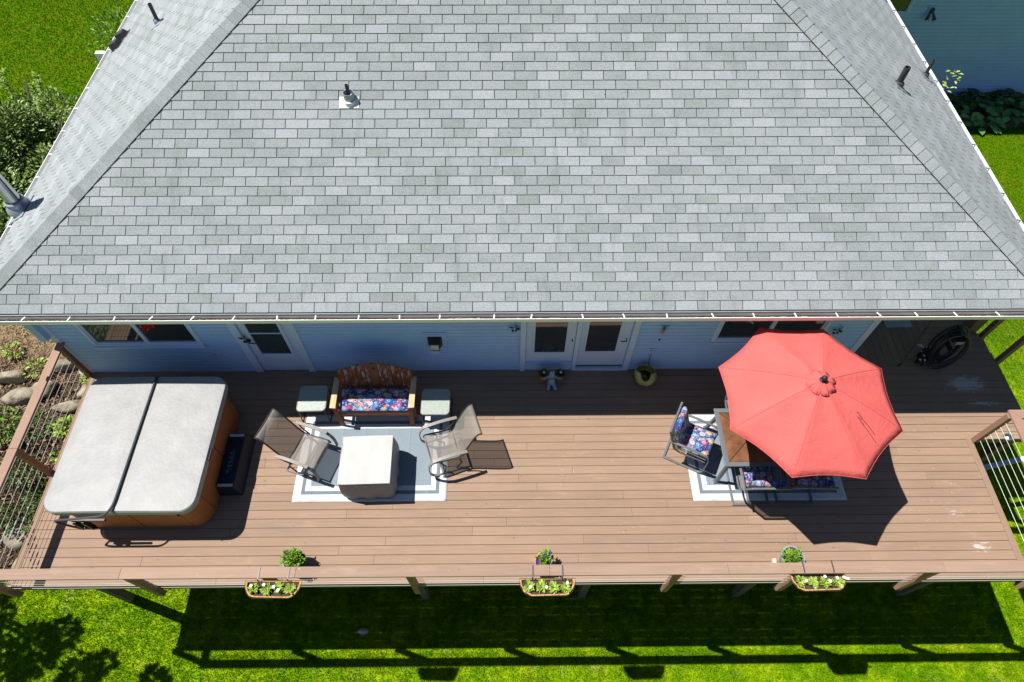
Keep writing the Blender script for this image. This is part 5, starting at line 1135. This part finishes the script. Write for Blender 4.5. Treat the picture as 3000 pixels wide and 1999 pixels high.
orn(.13, 1.42, 'black metal leaf and berry ornament left of the french door frame', 'b'); orn(2.61, 1.36, 'small blue and orange bird ornament on the siding above the yellow pot', 'bird'); orn(5.53, 1.30, 'black metal vine ornament right of the window by the umbrella', 'b'); orn(-4.41, 1.13, 'small black metal ornament on the white back door beside its handle', 'b')
# mat and blue pot, cow, hose on the porch
o = MB().prism(rrect(.255, .34, .02, 3), .002, .014).build('doormat', MT['mat'], loc=(7.52, 1.2, 0)); tag(o, 'pale blue grey doormat in porch shade under the gutter', 'doormat')
t = thing('glazed_pot', 'round blue glazed pot standing on the pale doormat', 'pot', (7.5, 1.2, .015)); MB().lathe([(.07, 0), (.135, .10), (.14, .16), (.12, .2), (.11, .2), (.12, .15)], (0, 0, 0), 24).build('pot', MT['blueglaze'], t, smooth=True); MB().lathe([(.11, 0), (.001, .01)], (0, 0, .17), 16, cap0=False).build('soil', MT['soil'], t)
t = thing('cow_figurine', 'small black and white spotted cow figurine beside the coiled hose', 'figurine', (7.62, .10, 0), radians(60))
skin('body', [(0, 0, .15), (.1, 0, .16), (.17, 0, .2), (.22, 0, .19), (-.1, 0, .15), (.08, .05, .08), (.08, .055, .02), (.08, -.05, .08), (.08, -.055, .02), (-.09, .05, .08), (-.09, .055, .02), (-.09, -.05, .08), (-.09, -.055, .02)], [(0, 1), (1, 2), (2, 3), (0, 4), (1, 5), (5, 6), (1, 7), (7, 8), (4, 9), (9, 10), (4, 11), (11, 12)], [.06, .06, .045, .03, .055, .025, .02, .025, .02, .025, .02, .025, .02], MT['black'], t)
b = MB()
for q in ((0, .0, .205), (.08, .04, .19), (-.08, -.03, .195), (.18, .0, .245), (-.1, .04, .18)): b.ball(q, .022, 10, 6, (1.3, 1, .5))
b.build('white_patch', MT['spotw'], t, smooth=True)
b = MB().leaf(Vector((.17, .02, .22)), Vector((-.1, 1, .2)), Vector((0, 0, 1)), .16, .07, 0).leaf(Vector((.17, -.02, .22)), Vector((.6, -.2, .2)), Vector((0, 0, 1)), .12, .06, 0); b.build('ear', MT['spotw'], t)
hs = thing('garden_hose', 'thick coil of black hose hung on a dark stand on the shaded porch', 'hose', (7.88, .08, 0))
r = random.Random(2); b = MB(); pts = []
for k in range(11):
    ax, az = .23+r.uniform(-.03, .08), .40+r.uniform(-.05, .05); dy = -.10+.02*k; c_ = Vector((r.uniform(-.03, .03), dy, .5+r.uniform(-.02, .03)))
    for j in range(24): a = 2*pi*j/24+pi/2; pts.append(c_+Vector((ax*cos(a), .12*sin(a)*.6+.02*j/24, az*sin(a))))
b.tube(pts, .0125, 7); b.build('hose_coil', MT['hose'], hs, smooth=True)
b = MB().beam((0, .1, 0), (0, .14, .98), .07, .05).box(-.18, .18, .02, .2, 0, .03).box(-.12, .12, -.08, .16, .78, .83).box(-.03, .03, -.1, .12, .5, .56); b.build('hose_stand', MT['black'], hs, bevel=.006)
MB().box(-.07, .07, -.1, -.088, .80, .82).box(-.06, .06, -.1, -.088, .76, .775).build('stand_plate', MT['ltgrey'], hs)
# shell like stones by the right rail corner
t = thing('white_float', 'white rounded ornament hanging at the right rail corner', 'ornament', (8.28, -1.62, .42)); MB().ball((0, 0, 0), .06, 14, 9, (1.3, 1, .8)).build('shell', MT['white'], t, smooth=True); MB().tube([(0, 0, .05), (-.1, .06, .18)], .004, 5).build('cord', MT['white'], t)
o = MB().ball((0, 0, 0), .085, 9, 5, (1.3, .7, .25)).build('stepping_stone', MT['concrete'], loc=(-2.75, -3.98, gz(0, -4)+.03), smooth=True); tag(o, 'small pale stone lying on the shaded lawn in front of the deck', 'stone')
